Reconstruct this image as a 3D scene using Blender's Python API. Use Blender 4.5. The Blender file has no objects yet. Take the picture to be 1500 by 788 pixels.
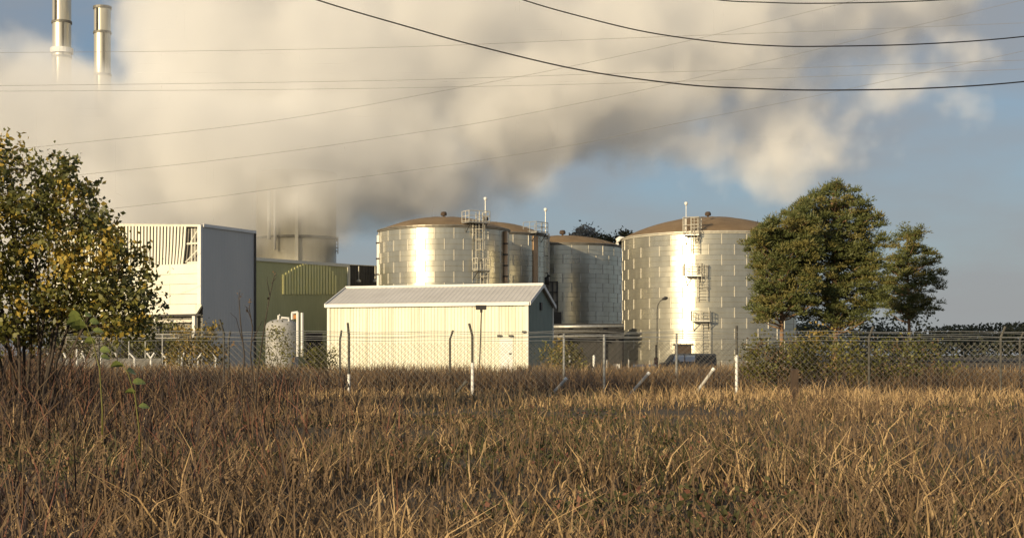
import bpy, math, random
import numpy as np
from mathutils import Vector, Matrix, noise

rnd = random.Random(7)
nr = np.random.default_rng(7)
sc = bpy.context.scene
col = sc.collection
PI = math.pi

# ------------------------------------------------------------------ camera
F, EYE, HZ, CX = 2000.0, 1.7, 520.0, 600.0     # focal length in photo pixels, eye height, horizon row, axis column
cam_d = bpy.data.cameras.new('camera')
cam_d.sensor_width = 36
cam_d.lens = F / 1500 * 36
cam_d.shift_x = (750 - CX) / 1500
cam_d.shift_y = (HZ - 394) / 1500
cam_d.clip_start, cam_d.clip_end = 0.1, 12000
cam = bpy.data.objects.new('camera', cam_d)
col.objects.link(cam)
cam.location = (0, 0, EYE)
cam.rotation_euler = (PI / 2, 0, 0)
sc.camera = cam

# ------------------------------------------------------------------ light and sky
SUN_AZ, SUN_EL = math.radians(42), math.radians(12)          # behind the camera, to the left, low
TO_SUN = Vector((-math.sin(SUN_AZ) * math.cos(SUN_EL), -math.cos(SUN_AZ) * math.cos(SUN_EL), math.sin(SUN_EL)))
sun_d = bpy.data.lights.new('sun', 'SUN')
sun_d.energy = 4.6
sun_d.angle = math.radians(0.53)
sun_d.color = (1.0, 0.80, 0.50)
sun = bpy.data.objects.new('sun', sun_d)
sun.rotation_euler = TO_SUN.to_track_quat('Z', 'Y').to_euler()
col.objects.link(sun)

w = bpy.data.worlds.new('World')
sc.world = w
w.use_nodes = True
nt = w.node_tree
N, L = nt.nodes, nt.links
bg = N['Background']
sky = N.new('ShaderNodeTexSky')
sky.sky_type = 'NISHITA'
sky.sun_disc = False
sky.sun_elevation = SUN_EL
sky.sun_rotation = math.atan2(TO_SUN.x, TO_SUN.y)
sky.air_density, sky.dust_density, sky.ozone_density = 1.0, 0.6, 2.0
tc = N.new('ShaderNodeTexCoord')
mp = N.new('ShaderNodeMapping')
mp.inputs['Scale'].default_value = (1, 1, 2.6)
n1 = N.new('ShaderNodeTexNoise')
n1.inputs['Scale'].default_value = 5.0
n1.inputs['Detail'].default_value = 7
n1.inputs['Roughness'].default_value = 0.5
cr = N.new('ShaderNodeValToRGB')
cr.color_ramp.elements[0].position, cr.color_ramp.elements[0].color = 0.34, (0, 0, 0, 1)
cr.color_ramp.elements[1].position, cr.color_ramp.elements[1].color = 0.60, (1, 1, 1, 1)
mx = N.new('ShaderNodeMix')
mx.data_type = 'RGBA'
fac = N.new('ShaderNodeMath')
fac.operation = 'MULTIPLY'
fac.inputs[1].default_value = 0.75
L.new(tc.outputs['Generated'], mp.inputs['Vector'])
L.new(mp.outputs['Vector'], n1.inputs['Vector'])
L.new(n1.outputs['Fac'], cr.inputs['Fac'])
L.new(cr.outputs['Color'], fac.inputs[0])
L.new(fac.outputs[0], mx.inputs['Factor'])
sep = N.new('ShaderNodeSeparateXYZ')
L.new(tc.outputs['Generated'], sep.inputs[0])
hz = N.new('ShaderNodeMapRange')                              # blue-grey autumn haze, thickest at the horizon all round
hz.inputs['From Min'].default_value, hz.inputs['From Max'].default_value = 0.0, 0.6
hz.inputs['To Min'].default_value, hz.inputs['To Max'].default_value = 0.74, 0.16
L.new(sep.outputs['Z'], hz.inputs['Value'])
mh = N.new('ShaderNodeMix')
mh.data_type = 'RGBA'
mh.inputs['B'].default_value = (1.9, 2.45, 3.25, 1)
L.new(hz.outputs['Result'], mh.inputs['Factor'])
L.new(sky.outputs['Color'], mh.inputs['A'])
L.new(mh.outputs['Result'], mx.inputs['A'])
mx.inputs['B'].default_value = (2.8, 2.8, 2.85, 1)             # thin grey cloud
L.new(mx.outputs['Result'], bg.inputs['Color'])
bg.inputs['Strength'].default_value = 0.107

sc.view_settings.view_transform = 'Standard'
sc.view_settings.look = 'None'
sc.view_settings.exposure = 0.12
sc.view_settings.gamma = 1.0
sc.view_settings.use_curve_mapping = False
cy = sc.cycles
cy.use_denoising = True
cy.max_bounces = 10
cy.diffuse_bounces = 2
cy.glossy_bounces = 3
cy.volume_bounces = 8
cy.transparent_max_bounces = 8
cy.volume_step_rate = 1.0
cy.sample_clamp_indirect = 4.0


# ------------------------------------------------------------------ helpers
def gx(px, d): return (px - CX) * d / F
def gz(py, d): return EYE + (HZ - py) * d / F
def at(px, py, d): return Vector((gx(px, d), d, gz(py, d)))


class MB:
    """Collects faces; build() links them as ONE mesh object. World coordinates, shifted to the thing's base."""
    def __init__(s):
        s.v, s.f, s.m = [], [], []

    def face(s, pts, m=0):
        i = len(s.v)
        s.v += [tuple(p) for p in pts]
        s.f.append(tuple(range(i, i + len(pts))))
        s.m.append(m)

    def mesh(s, vs, fs, m=0):
        i = len(s.v)
        s.v += [tuple(p) for p in vs]
        s.f += [tuple(k + i for k in f) for f in fs]
        s.m += [m] * len(fs)

    def box(s, a, b, m=0):
        (x0, y0, z0), (x1, y1, z1) = a, b
        s.mesh([(x0, y0, z0), (x1, y0, z0), (x1, y1, z0), (x0, y1, z0), (x0, y0, z1), (x1, y0, z1), (x1, y1, z1), (x0, y1, z1)],
               [(0, 3, 2, 1), (4, 5, 6, 7), (0, 1, 5, 4), (1, 2, 6, 5), (2, 3, 7, 6), (3, 0, 4, 7)], m)

    def obox(s, c, ax, ay, hx, hy, z0, z1, m=0):
        """box with horizontal axes ax, ay about c"""
        c, ax, ay = Vector(c), Vector(ax), Vector(ay)
        q = [c + ax * (i * hx) + ay * (j * hy) for i, j in ((-1, -1), (1, -1), (1, 1), (-1, 1))]
        s.mesh([(p.x, p.y, z0) for p in q] + [(p.x, p.y, z1) for p in q],
               [(0, 3, 2, 1), (4, 5, 6, 7), (0, 1, 5, 4), (1, 2, 6, 5), (2, 3, 7, 6), (3, 0, 4, 7)], m)

    def tube(s, pts, r, n=6, m=0, cap=True):
        pts = [Vector(p) for p in pts]
        rs = r if isinstance(r, (list, tuple)) else [r] * len(pts)
        i0 = len(s.v)
        for k, p in enumerate(pts):
            a = pts[max(k - 1, 0)]
            b = pts[min(k + 1, len(pts) - 1)]
            d = (b - a)
            d = d.normalized() if d.length > 1e-9 else Vector((0, 0, 1))
            u = d.cross(Vector((0, 0, 1)) if abs(d.z) < 0.9 else Vector((1, 0, 0))).normalized()
            v = d.cross(u)
            for q in range(n):
                t = 2 * PI * q / n
                s.v.append(tuple(p + (u * math.cos(t) + v * math.sin(t)) * rs[k]))
        for k in range(len(pts) - 1):
            for q in range(n):
                a = i0 + k * n + q
                b = i0 + k * n + (q + 1) % n
                s.f.append((a, b, b + n, a + n))
                s.m.append(m)
        if cap:
            s.f.append(tuple(i0 + q for q in range(n))[::-1])
            e = i0 + (len(pts) - 1) * n
            s.f.append(tuple(e + q for q in range(n)))
            s.m += [m, m]

    def lathe(s, c, prof, n=32, m=0):
        """prof: list of (radius, z)"""
        i0 = len(s.v)
        for r, z in prof:
            for q in range(n):
                t = 2 * PI * q / n
                s.v.append((c[0] + r * math.cos(t), c[1] + r * math.sin(t), z))
        for k in range(len(prof) - 1):
            for q in range(n):
                a, b = i0 + k * n + q, i0 + k * n + (q + 1) % n
                s.f.append((a, b, b + n, a + n))
                s.m.append(m)

    def ribbed(s, p0, p1, z0, z1, pitch, depth, nrm, m=0):
        """vertical ribbed sheet from p0 to p1; z0, z1 numbers or pairs (at p0, at p1)"""
        p0, p1, nrm = Vector(p0[:2]), Vector(p1[:2]), Vector(nrm[:2])
        z0 = z0 if isinstance(z0, tuple) else (z0, z0)
        z1 = z1 if isinstance(z1, tuple) else (z1, z1)
        ln = (p1 - p0).length
        k = max(1, round(ln / pitch))
        prof = []
        for i in range(k):
            for o, h in ((0.0, 0), (0.28, 0), (0.40, 1), (0.72, 1), (0.84, 0)):
                prof.append(((i + o) / k, h))
        prof.append((1.0, 0))
        i0 = len(s.v)
        for t, h in prof:
            p = p0.lerp(p1, t) + nrm * (depth * h)
            s.v.append((p.x, p.y, z0[0] + (z0[1] - z0[0]) * t))
            s.v.append((p.x, p.y, z1[0] + (z1[1] - z1[0]) * t))
        for i in range(len(prof) - 1):
            a = i0 + 2 * i
            s.f.append((a, a + 2, a + 3, a + 1))
            s.m.append(m)

    def build(s, name, mats, parent=None, origin=None, smooth=False):
        mats = mats if isinstance(mats, (list, tuple)) else [mats]
        me = bpy.data.meshes.new(name)
        o = bpy.data.objects.new(name, me)
        col.objects.link(o)
        if origin is None:
            if parent is not None:
                r = parent
                while r.parent: r = r.parent
                origin = r.location
            else:
                origin = (0, 0, 0)
        ox, oy, oz = origin
        me.from_pydata([(x - ox, y - oy, z - oz) for x, y, z in s.v], [], s.f)
        for mt in mats: me.materials.append(mt)
        me.polygons.foreach_set('material_index', s.m)
        if smooth:
            me.polygons.foreach_set('use_smooth', [True] * len(s.f))
        me.update()
        if parent is not None: o.parent = parent
        else: o.location = origin
        return o


def tag(o, label, cat, group=None, kind=None):
    o['label'], o['category'] = label, cat
    if group: o['group'] = group
    if kind: o['kind'] = kind
    return o


def thing(name, loc, label, cat, group=None):
    o = bpy.data.objects.new(name, None)
    o.empty_display_size = 0.3
    col.objects.link(o)
    o.location = loc
    bpy.context.view_layer.update()
    return tag(o, label, cat, group)


def stuff(o): o['kind'] = 'stuff'; return o


def np_mesh(name, V, Fc, mats, mi=None, parent=None, smooth=False):
    """V (n,3), Fc (k, 3 or 4) numpy"""
    me = bpy.data.meshes.new(name)
    k = Fc.shape[1]
    me.vertices.add(len(V)); me.vertices.foreach_set('co', V.astype(np.float32).ravel())
    me.loops.add(Fc.size); me.loops.foreach_set('vertex_index', Fc.astype(np.int32).ravel())
    me.polygons.add(len(Fc))
    me.polygons.foreach_set('loop_start', np.arange(0, Fc.size, k, dtype=np.int32))
    me.polygons.foreach_set('loop_total', np.full(len(Fc), k, dtype=np.int32))
    for mt in (mats if isinstance(mats, (list, tuple)) else [mats]): me.materials.append(mt)
    if mi is not None: me.polygons.foreach_set('material_index', mi.astype(np.int32))
    me.update(calc_edges=True)
    me.validate()
    o = bpy.data.objects.new(name, me)
    col.objects.link(o)
    if parent is not None: o.parent = parent
    return o


# ------------------------------------------------------------------ materials
def mat(name, c1, c2=None, rough=0.6, metal=0.0, scale=1.0, stretch=(1, 1, 1), rand=0.0, bump=0.0, bscale=8.0,
        rrough=0.0, trans=0.0, lo=0.35, hi=0.65, aniso=0.0):
    m = bpy.data.materials.new(name)
    m.use_nodes = True
    t = m.node_tree
    n, l = t.nodes, t.links
    b = n['Principled BSDF']
    b.inputs['Roughness'].default_value = rough
    b.inputs['Metallic'].default_value = metal
    c2 = c2 or c1
    tcn = n.new('ShaderNodeTexCoord')
    mpn = n.new('ShaderNodeMapping')
    mpn.inputs['Scale'].default_value = stretch
    l.new(tcn.outputs['Object'], mpn.inputs['Vector'])
    vec = mpn.outputs['Vector']
    oi = n.new('ShaderNodeObjectInfo')
    if rand:
        ad = n.new('ShaderNodeVectorMath')
        ad.operation = 'ADD'
        sm = n.new('ShaderNodeVectorMath'); sm.operation = 'SCALE'; sm.inputs['Scale'].default_value = 57.0
        cb = n.new('ShaderNodeCombineXYZ')
        for k in range(3): l.new(oi.outputs['Random'], cb.inputs[k])
        l.new(cb.outputs[0], sm.inputs[0]); l.new(vec, ad.inputs[0]); l.new(sm.outputs[0], ad.inputs[1])
        vec = ad.outputs[0]
    nz = n.new('ShaderNodeTexNoise')
    nz.inputs['Scale'].default_value = scale
    nz.inputs['Detail'].default_value = 6
    nz.inputs['Roughness'].default_value = 0.6
    l.new(vec, nz.inputs['Vector'])
    r = n.new('ShaderNodeMapRange')
    r.inputs['From Min'].default_value, r.inputs['From Max'].default_value = lo, hi
    l.new(nz.outputs['Fac'], r.inputs['Value'])
    x = n.new('ShaderNodeMix')
    x.data_type = 'RGBA'
    x.inputs['A'].default_value = (*c1, 1)
    x.inputs['B'].default_value = (*c2, 1)
    l.new(r.outputs['Result'], x.inputs['Factor'])
    out = x.outputs['Result']
    if rand:
        hs = n.new('ShaderNodeHueSaturation')
        mr = n.new('ShaderNodeMapRange')
        mr.inputs['To Min'].default_value, mr.inputs['To Max'].default_value = 1 - rand, 1 + rand
        l.new(oi.outputs['Random'], mr.inputs['Value'])
        l.new(mr.outputs['Result'], hs.inputs['Value'])
        l.new(out, hs.inputs['Color'])
        out = hs.outputs['Color']
        if rrough:
            m2 = n.new('ShaderNodeMapRange')
            m2.inputs['To Min'].default_value, m2.inputs['To Max'].default_value = rough - rrough, rough + rrough
            fr = n.new('ShaderNodeMath'); fr.operation = 'MULTIPLY'; fr.inputs[1].default_value = 7.3
            f2 = n.new('ShaderNodeMath'); f2.operation = 'FRACT'
            l.new(oi.outputs['Random'], fr.inputs[0]); l.new(fr.outputs[0], f2.inputs[0]); l.new(f2.outputs[0], m2.inputs['Value'])
            l.new(m2.outputs['Result'], b.inputs['Roughness'])
    l.new(out, b.inputs['Base Color'])
    if bump:
        bz = n.new('ShaderNodeTexNoise')
        bz.inputs['Scale'].default_value = bscale
        bz.inputs['Detail'].default_value = 4
        l.new(vec, bz.inputs['Vector'])
        bn = n.new('ShaderNodeBump')
        bn.inputs['Strength'].default_value = bump
        bn.inputs['Distance'].default_value = 0.05
        l.new(bz.outputs['Fac'], bn.inputs['Height'])
        l.new(bn.outputs['Normal'], b.inputs['Normal'])
    if trans:
        tr = n.new('ShaderNodeBsdfTranslucent')
        l.new(out, tr.inputs['Color'])
        ms = n.new('ShaderNodeMixShader')
        ms.inputs['Fac'].default_value = trans
        l.new(b.outputs[0], ms.inputs[1]); l.new(tr.outputs[0], ms.inputs[2])
        l.new(ms.outputs[0], n['Material Output'].inputs['Surface'])
    return m


M = {}
M['ground'] = mat('earth_and_straw', (0.05, 0.036, 0.022), (0.12, 0.085, 0.045), 0.95, scale=0.6, bump=0.6, bscale=3)
M['plate'] = mat('galvanised_plate', (0.50, 0.475, 0.39), (0.60, 0.575, 0.48), 0.29, 0.74, scale=0.9, stretch=(1, 1, 0.35), rand=0.035, rrough=0.025, bump=0.10, bscale=1.6)
M['rust_and_reflection'] = mat('rust_and_painted_reflection', (0.50, 0.30, 0.15), (0.60, 0.42, 0.26), 0.5, 0.4, scale=2.0, stretch=(2, 2, 0.3), rand=0.12)  # rust of the T1 downpipe, and the warm reflection painted on T2
M['shell'] = mat('tank_shell_joint', (0.16, 0.155, 0.14), (0.24, 0.23, 0.2), 0.6, 0.5, scale=1.0)
M['dome'] = mat('weathered_brown_roof', (0.17, 0.11, 0.055), (0.27, 0.185, 0.10), 0.75, scale=0.35, bump=0.25, bscale=1.2, lo=0.3, hi=0.7)
M['eave'] = mat('eave_metal', (0.22, 0.20, 0.16), (0.36, 0.33, 0.28), 0.45, 0.6, scale=0.8)
M['galv'] = mat('galvanised_steel', (0.42, 0.42, 0.40), (0.56, 0.56, 0.53), 0.45, 0.6, scale=3)
M['galv_warm'] = mat('ladder_steel', (0.55, 0.52, 0.44), (0.7, 0.66, 0.56), 0.5, 0.3, scale=3)
M['white'] = mat('white_paint', (0.78, 0.77, 0.73), (0.85, 0.84, 0.81), 0.5, scale=1.5)
M['wall_grey'] = mat('stained_grey_concrete', (0.16, 0.155, 0.14), (0.26, 0.25, 0.23), 0.9, scale=1.5)
M['vessel'] = mat('dull_white_vessel', (0.38, 0.375, 0.36), (0.42, 0.415, 0.40), 0.6, scale=.9, stretch=(1, 1, .3))
M['cream'] = mat('cream_cladding', (0.70, 0.67, 0.50), (0.83, 0.81, 0.67), 0.55, scale=1.4, stretch=(1.5, 1.5, 0.12), rand=0.03, lo=.3, hi=.55)
M['cream_bright'] = mat('pale_cladding', (0.78, 0.76, 0.64), (0.84, 0.82, 0.72), 0.5, scale=0.5, rand=0.03)
M['roof_grey'] = mat('pale_sheet_roof', (0.60, 0.57, 0.53), (0.68, 0.65, 0.61), 0.55, 0.0, scale=0.6, stretch=(1, 1, 1))
M['grey_clad'] = mat('blue_grey_cladding', (0.54, 0.54, 0.52), (0.60, 0.59, 0.56), 0.6, scale=0.3, stretch=(1, 1, 0.3))
M['olive'] = mat('olive_cladding', (0.48, 0.48, 0.25), (0.56, 0.56, 0.30), 0.6, scale=0.3, stretch=(1, 1, 0.3))
M['sun_patch'] = mat('painted_reflected_sun', (0.90, 0.84, 0.36), (0.92, 0.88, 0.46), 0.35, scale=0.6, rand=0.06)  # yellow colour stands in for sunlight reflected off the first tank
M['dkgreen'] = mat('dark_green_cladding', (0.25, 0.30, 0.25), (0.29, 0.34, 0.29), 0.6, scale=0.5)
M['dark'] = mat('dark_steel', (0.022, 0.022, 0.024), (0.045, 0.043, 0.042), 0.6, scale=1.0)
M['black'] = mat('black_rubber', (0.012, 0.012, 0.013), (0.02, 0.02, 0.02), 0.7, scale=2)
M['brown_dark'] = mat('dark_timber', (0.05, 0.032, 0.022), (0.09, 0.06, 0.04), 0.85, scale=4, stretch=(4, 4, 0.6))
M['concrete'] = mat('pale_concrete', (0.40, 0.38, 0.34), (0.55, 0.53, 0.48), 0.85, scale=4)
M['post_dark'] = mat('weathered_post', (0.06, 0.058, 0.052), (0.12, 0.115, 0.10), 0.8, scale=5)
M['chimney'] = mat('chimney_steel', (0.50, 0.47, 0.38), (0.62, 0.59, 0.50), 0.42, 0.55, scale=0.4, stretch=(1, 1, 0.1))
M['orange'] = mat('orange_panel', (0.5, 0.2, 0.06), (0.55, 0.25, 0.08), 0.6, scale=4)
M['car'] = mat('dark_blue_car_paint', (0.035, 0.042, 0.055), (0.045, 0.052, 0.065), 0.25, 0.2, scale=2)
M['glass'] = mat('sky_tinted_car_glass', (0.34, 0.40, 0.48), (0.40, 0.46, 0.54), 0.10, 0.5, scale=1)  # pale blue base colour paints the sky reflected in the van windows
M['glass_dark'] = mat('dark_car_glass', (0.01, 0.012, 0.014), (0.015, 0.016, 0.018), 0.08, 0.0, scale=1)
M['red_dark'] = mat('dark_red_paint', (0.10, 0.02, 0.018), (0.14, 0.03, 0.025), 0.5, scale=3)
M['bark'] = mat('grey_brown_bark', (0.035, 0.027, 0.02), (0.085, 0.065, 0.05), 0.9, scale=6, stretch=(2, 2, 0.5))
M['pine_bark'] = mat('orange_pine_bark', (0.20, 0.115, 0.06), (0.34, 0.22, 0.13), 0.9, scale=4, stretch=(2, 2, 0.6))
M['leaf_green'] = mat('olive_green_leaf', (0.15, 0.15, 0.03), (0.23, 0.215, 0.05), 0.55, scale=1.2, trans=0.25)
M['leaf_dark'] = mat('dark_green_leaf', (0.075, 0.083, 0.022), (0.115, 0.12, 0.034), 0.55, scale=1.2, trans=0.2)
M['leaf_gold'] = mat('golden_leaf', (0.40, 0.28, 0.045), (0.54, 0.40, 0.08), 0.55, scale=1.2, trans=0.25)
M['leaf_big'] = mat('broad_green_leaf', (0.17, 0.22, 0.06), (0.24, 0.27, 0.08), 0.45, scale=8, trans=0.2, rand=0.12)
M['needle'] = mat('pine_needles', (0.085, 0.105, 0.03), (0.14, 0.15, 0.045), 0.6, scale=0.9, trans=0.1)
M['needle2'] = mat('yellow_green_needles', (0.16, 0.145, 0.04), (0.21, 0.185, 0.055), 0.6, scale=0.9, trans=0.1)
M['shrub'] = mat('olive_shrub_leaf', (0.09, 0.085, 0.02), (0.15, 0.13, 0.03), 0.6, scale=1, trans=0.2)
M['shrub_gold'] = mat('yellow_shrub_leaf', (0.26, 0.18, 0.04), (0.36, 0.26, 0.07), 0.6, scale=1, trans=0.2)
M['straw'] = mat('straw_blade', (0.42, 0.28, 0.13), (0.58, 0.41, 0.22), 0.8, scale=0.8, trans=0.15)
M['straw_brown'] = mat('brown_dead_stem', (0.11, 0.07, 0.04), (0.19, 0.125, 0.068), 0.85, scale=0.6)
M['stem_dark'] = mat('dark_bramble_stem', (0.035, 0.024, 0.021), (0.07, 0.048, 0.04), 0.85, scale=0.6)
M['stem_red'] = mat('reddish_dead_stem', (0.14, 0.055, 0.035), (0.22, 0.10, 0.06), 0.8, scale=0.6)
M['grass_green'] = mat('dull_green_grass', (0.05, 0.055, 0.018), (0.09, 0.085, 0.03), 0.75, scale=0.7, trans=0.15)
M['far_leaf'] = mat('far_tree_leaf', (0.05, 0.06, 0.035), (0.08, 0.085, 0.05), 0.8, scale=0.4)
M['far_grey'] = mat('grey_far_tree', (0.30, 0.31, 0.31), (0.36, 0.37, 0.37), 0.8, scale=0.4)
M['mesh_wire'] = mat('weathered_mesh_wire', (0.13, 0.125, 0.11), (0.20, 0.19, 0.17), 0.7, 0.2, scale=2)
M['wire'] = mat('black_cable', (0.015, 0.015, 0.017), (0.02, 0.02, 0.022), 0.5, scale=1)
M['wire_pale'] = mat('grey_cable', (0.26, 0.25, 0.24), (0.3, 0.29, 0.28), 0.5, scale=1)

# ------------------------------------------------------------------ ground
def gnd(x, y):
    return 0.10 * noise.noise(Vector((x * 0.09, y * 0.09, 3.1))) if y < 75 else 0.0

g = MB()
ys = [-80, -20] + [k * 3.0 for k in range(0, 29)] + [100, 140, 200, 320, 600, 1200, 3000, 8000]
xs = [-6000, -1500, -400, -120, -60] + [k * 3.0 for k in range(-15, 17)] + [80, 140, 400, 1500, 6000]
for y in ys:
    for x in xs: g.v.append((x, y, gnd(x, y)))
nx = len(xs)
for j in range(len(ys) - 1):
    for i in range(nx - 1):
        a = j * nx + i
        g.f.append((a, a + 1, a + nx + 1, a + nx)); g.m.append(0)
o = g.build('ground', M['ground'], smooth=True)
o['kind'] = 'structure'; o['label'] = 'rough ground of bare earth and dead grass'

# ------------------------------------------------------------------ steam
def steam_cloud():
    me = bpy.data.meshes.new('steam_cloud')
    me.from_pydata([(-90, 176, 4), (95, 250, 90), (0, 200, 10)], [], [(0, 1, 2)])
    o = bpy.data.objects.new('steam_cloud', me)
    col.objects.link(o)
    D = 212.0
    ng = bpy.data.node_groups.new('steam_density', 'GeometryNodeTree')
    ng.interface.new_socket('Geometry', in_out='INPUT', socket_type='NodeSocketGeometry')
    ng.interface.new_socket('Geometry', in_out='OUTPUT', socket_type='NodeSocketGeometry')
    n, l = ng.nodes, ng.links
    go = n.new('NodeGroupOutput')
    vc = n.new('GeometryNodeVolumeCube')
    sm = n.new('GeometryNodeSetMaterial')
    l.new(vc.outputs['Volume'], sm.inputs['Geometry']); l.new(sm.outputs['Geometry'], go.inputs[0])
    vc.inputs['Min'].default_value = (-92, 174, 5)
    vc.inputs['Max'].default_value = (92, 250, 88)
    vc.inputs['Resolution X'].default_value = 263
    vc.inputs['Resolution Y'].default_value = 108
    vc.inputs['Resolution Z'].default_value = 118
    pos = n.new('GeometryNodeInputPosition')

    def vm(op, a, b=None, scale=None):
        q = n.new('ShaderNodeVectorMath'); q.operation = op
        for k, z in enumerate((a, b)):
            if z is None: continue
            if isinstance(z, tuple): q.inputs[k].default_value = z
            else: l.new(z, q.inputs[k])
        if scale is not None: q.inputs['Scale'].default_value = scale
        return q

    def ma(op, a, b=None, c=None):
        q = n.new('ShaderNodeMath'); q.operation = op
        for k, z in enumerate((a, b, c)):
            if z is None: continue
            if isinstance(z, (int, float)): q.inputs[k].default_value = z
            else: l.new(z, q.inputs[k])
        return q.outputs[0]

    def nse(scale, detail, rough=0.55):
        q = n.new('ShaderNodeTexNoise')
        q.inputs['Scale'].default_value = scale
        q.inputs['Detail'].default_value = detail
        q.inputs['Roughness'].default_value = rough
        l.new(pos.outputs[0], q.inputs['Vector'])
        return q
    warp = vm('SCALE', vm('SUBTRACT', nse(0.045, 2).outputs['Color'], (0.5, 0.5, 0.5)).outputs[0], scale=16.0)
    p = vm('ADD', pos.outputs[0], warp.outputs[0]).outputs[0]
    best = None
    for (px, py, rx, ry, y, ryy, wgt) in BLOBS:
        k = D / F
        c = (gx(px, D), y, gz(py, D))
        d = vm('LENGTH', vm('DIVIDE', vm('SUBTRACT', p, c).outputs[0], (rx * k, ryy, ry * k)).outputs[0]).outputs['Value']
        val = ma('MULTIPLY', ma('SUBTRACT', 1.0, d), wgt * 2.2)
        best = val if best is None else ma('SMOOTH_MAX', best, val, 0.15)
    f = ma('SUBTRACT', nse(0.075, 6, 0.6).outputs['Fac'], 0.5)
    f2 = ma('SUBTRACT', nse(0.21, 4, 0.6).outputs['Fac'], 0.5)
    v = ma('ADD', ma('ADD', best, ma('MULTIPLY', f, 1.5)), ma('MULTIPLY', f2, 1.3))
    v = ma('MULTIPLY', ma('MAXIMUM', v, 0.0), 3.0)
    v = ma('MINIMUM', v, 1.0)
    l.new(v, vc.inputs['Density'])
    m = bpy.data.materials.new('steam')
    m.use_nodes = True
    t = m.node_tree
    t.nodes.remove(t.nodes['Principled BSDF'])
    pv = t.nodes.new('ShaderNodeVolumePrincipled')
    pv.inputs['Color'].default_value = (0.985, 0.988, 0.993, 1)
    pv.inputs['Density'].default_value = 0.085
    pv.inputs['Anisotropy'].default_value = -0.4
    t.links.new(pv.outputs[0], t.nodes['Material Output'].inputs['Volume'])
    sm.inputs['Material'].default_value = m
    me.materials.append(m)
    md = o.modifiers.new('density', 'NODES')
    md.node_group = ng
    tag(o, 'huge cream bank of sunlit steam drifting behind the tanks', 'steam', kind='stuff')
    return o


# photo column, row, half width, half height (pixels), world depth, half depth (m), weight
BLOBS = [
    (60, 206, 230, 136, 212, 27, 1.0), (330, 60, 165, 190, 215, 28, 1.0), (490, 120, 220, 190, 215, 30, 1.0),
    (650, 50, 230, 140, 215, 28, 1.0), (850, 55, 230, 120, 215, 26, 1.0), (1030, 40, 150, 95, 215, 22, 0.9),
    (790, 160, 170, 90, 213, 24, 1.0), (330, 240, 280, 115, 210, 28, 1.0), (570, 235, 150, 110, 210, 26, 0.9),
    (930, 150, 120, 80, 213, 20, 0.8), (1140, 235, 110, 50, 215, 9, 0.2), (430, 250, 190, 80, 190, 15, 0.9), (680, 225, 110, 80, 206, 18, 0.5), (220, 330, 240, 85, 207, 24, 0.9),
    (430, 290, 190, 85, 192, 16, 0.45), (600, 275, 130, 75, 205, 22, 0.7), (20, 400, 220, 120, 210, 22, 0.9), (1070, 85, 140, 85, 214, 17, 0.75), (1160, 10, 160, 85, 214, 18, 0.9), (1330, -20, 150, 70, 214, 14, 0.4), (960, 215, 120, 45, 214, 9, 0.2), (1130, 140, 150, 80, 218, 8, 0.16), (1260, 60, 160, 90, 216, 9, 0.22), (-150, 150, 200, 130, 212, 26, 1.0), (900, -120, 300, 130, 215, 26, 1.0),
    (400, -150, 300, 150, 215, 28, 1.0),
]
steam_cloud()

# ------------------------------------------------------------------ storage tanks
def plate_mesh(name, R, ang, h, mats):
    """one curved shell plate centred on its own outer face (+X outward), with a raised lap joint at one end"""
    mb = MB()
    K, th, gap = 4, 0.035, 0.009
    a = ang / 2 - gap / R
    z0, z1 = -h / 2 + gap, h / 2 - gap
    out = [(R * math.cos(-a + 2 * a * k / K) - R, R * math.sin(-a + 2 * a * k / K)) for k in range(K + 1)]
    inn = [((R - th) * math.cos(-a + 2 * a * k / K) - R, (R - th) * math.sin(-a + 2 * a * k / K)) for k in range(K + 1)]
    vs = [(x, y, z0) for x, y in out] + [(x, y, z1) for x, y in out] + [(x, y, z0) for x, y in inn] + [(x, y, z1) for x, y in inn]
    q = K + 1
    fs = [(k, k + 1, q + k + 1, q + k) for k in range(K)]
    fs += [(q + k, q + k + 1, 3 * q + k + 1, 3 * q + k) for k in range(K)] + [(2 * q + k, 2 * q + k + 1, k + 1, k) for k in range(K)]
    fs += [(2 * q, 0, q, 3 * q), (K, 2 * q + K, 3 * q + K, q + K)]
    # outer skin keeps its own vertices: two courses with a folded seam between them
    gv = lambda r, z: [((R + r) * math.cos(-a + 2 * a * k / K) - R, (R + r) * math.sin(-a + 2 * a * k / K), z) for k in range(K + 1)]
    for lo_, hi_ in (((0, z0), (0, -.035)), ((0, .035), (0, z1)), ((-.028, -.012), (-.028, .012)), ((0, -.035), (-.028, -.012)), ((-.028, .012), (0, .035))):
        mb.mesh(gv(*lo_) + gv(*hi_), [(k, k + 1, q + k + 1, q + k) for k in range(K)])
    KK = len(mb.f)
    mb.mesh(vs, fs[K:])
    # lap joint batten
    aw, pr = 0.065 / R, 0.04
    c = -a + aw
    b0, b1 = c - aw, c + aw
    P = lambda r, t, z: (r * math.cos(t) - R, r * math.sin(t), z)
    mb.mesh([P(R, b0, z0), P(R + pr, b0 + aw * .3, z0), P(R + pr, b1 - aw * .3, z0), P(R, b1, z0),
             P(R, b0, z1), P(R + pr, b0 + aw * .3, z1), P(R + pr, b1 - aw * .3, z1), P(R, b1, z1)],
            [(0, 1, 5, 4), (1, 2, 6, 5), (2, 3, 7, 6), (0, 3, 2, 1), (4, 5, 6, 7)], 1)
    me = bpy.data.meshes.new(name)
    me.from_pydata(mb.v, [], mb.f)
    for mt in mats: me.materials.append(mt)
    me.polygons.foreach_set('material_index', mb.m)
    sm = [i < KK for i in range(len(mb.f))]
    me.polygons.foreach_set('use_smooth', sm)
    me.update()
    return me


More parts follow.
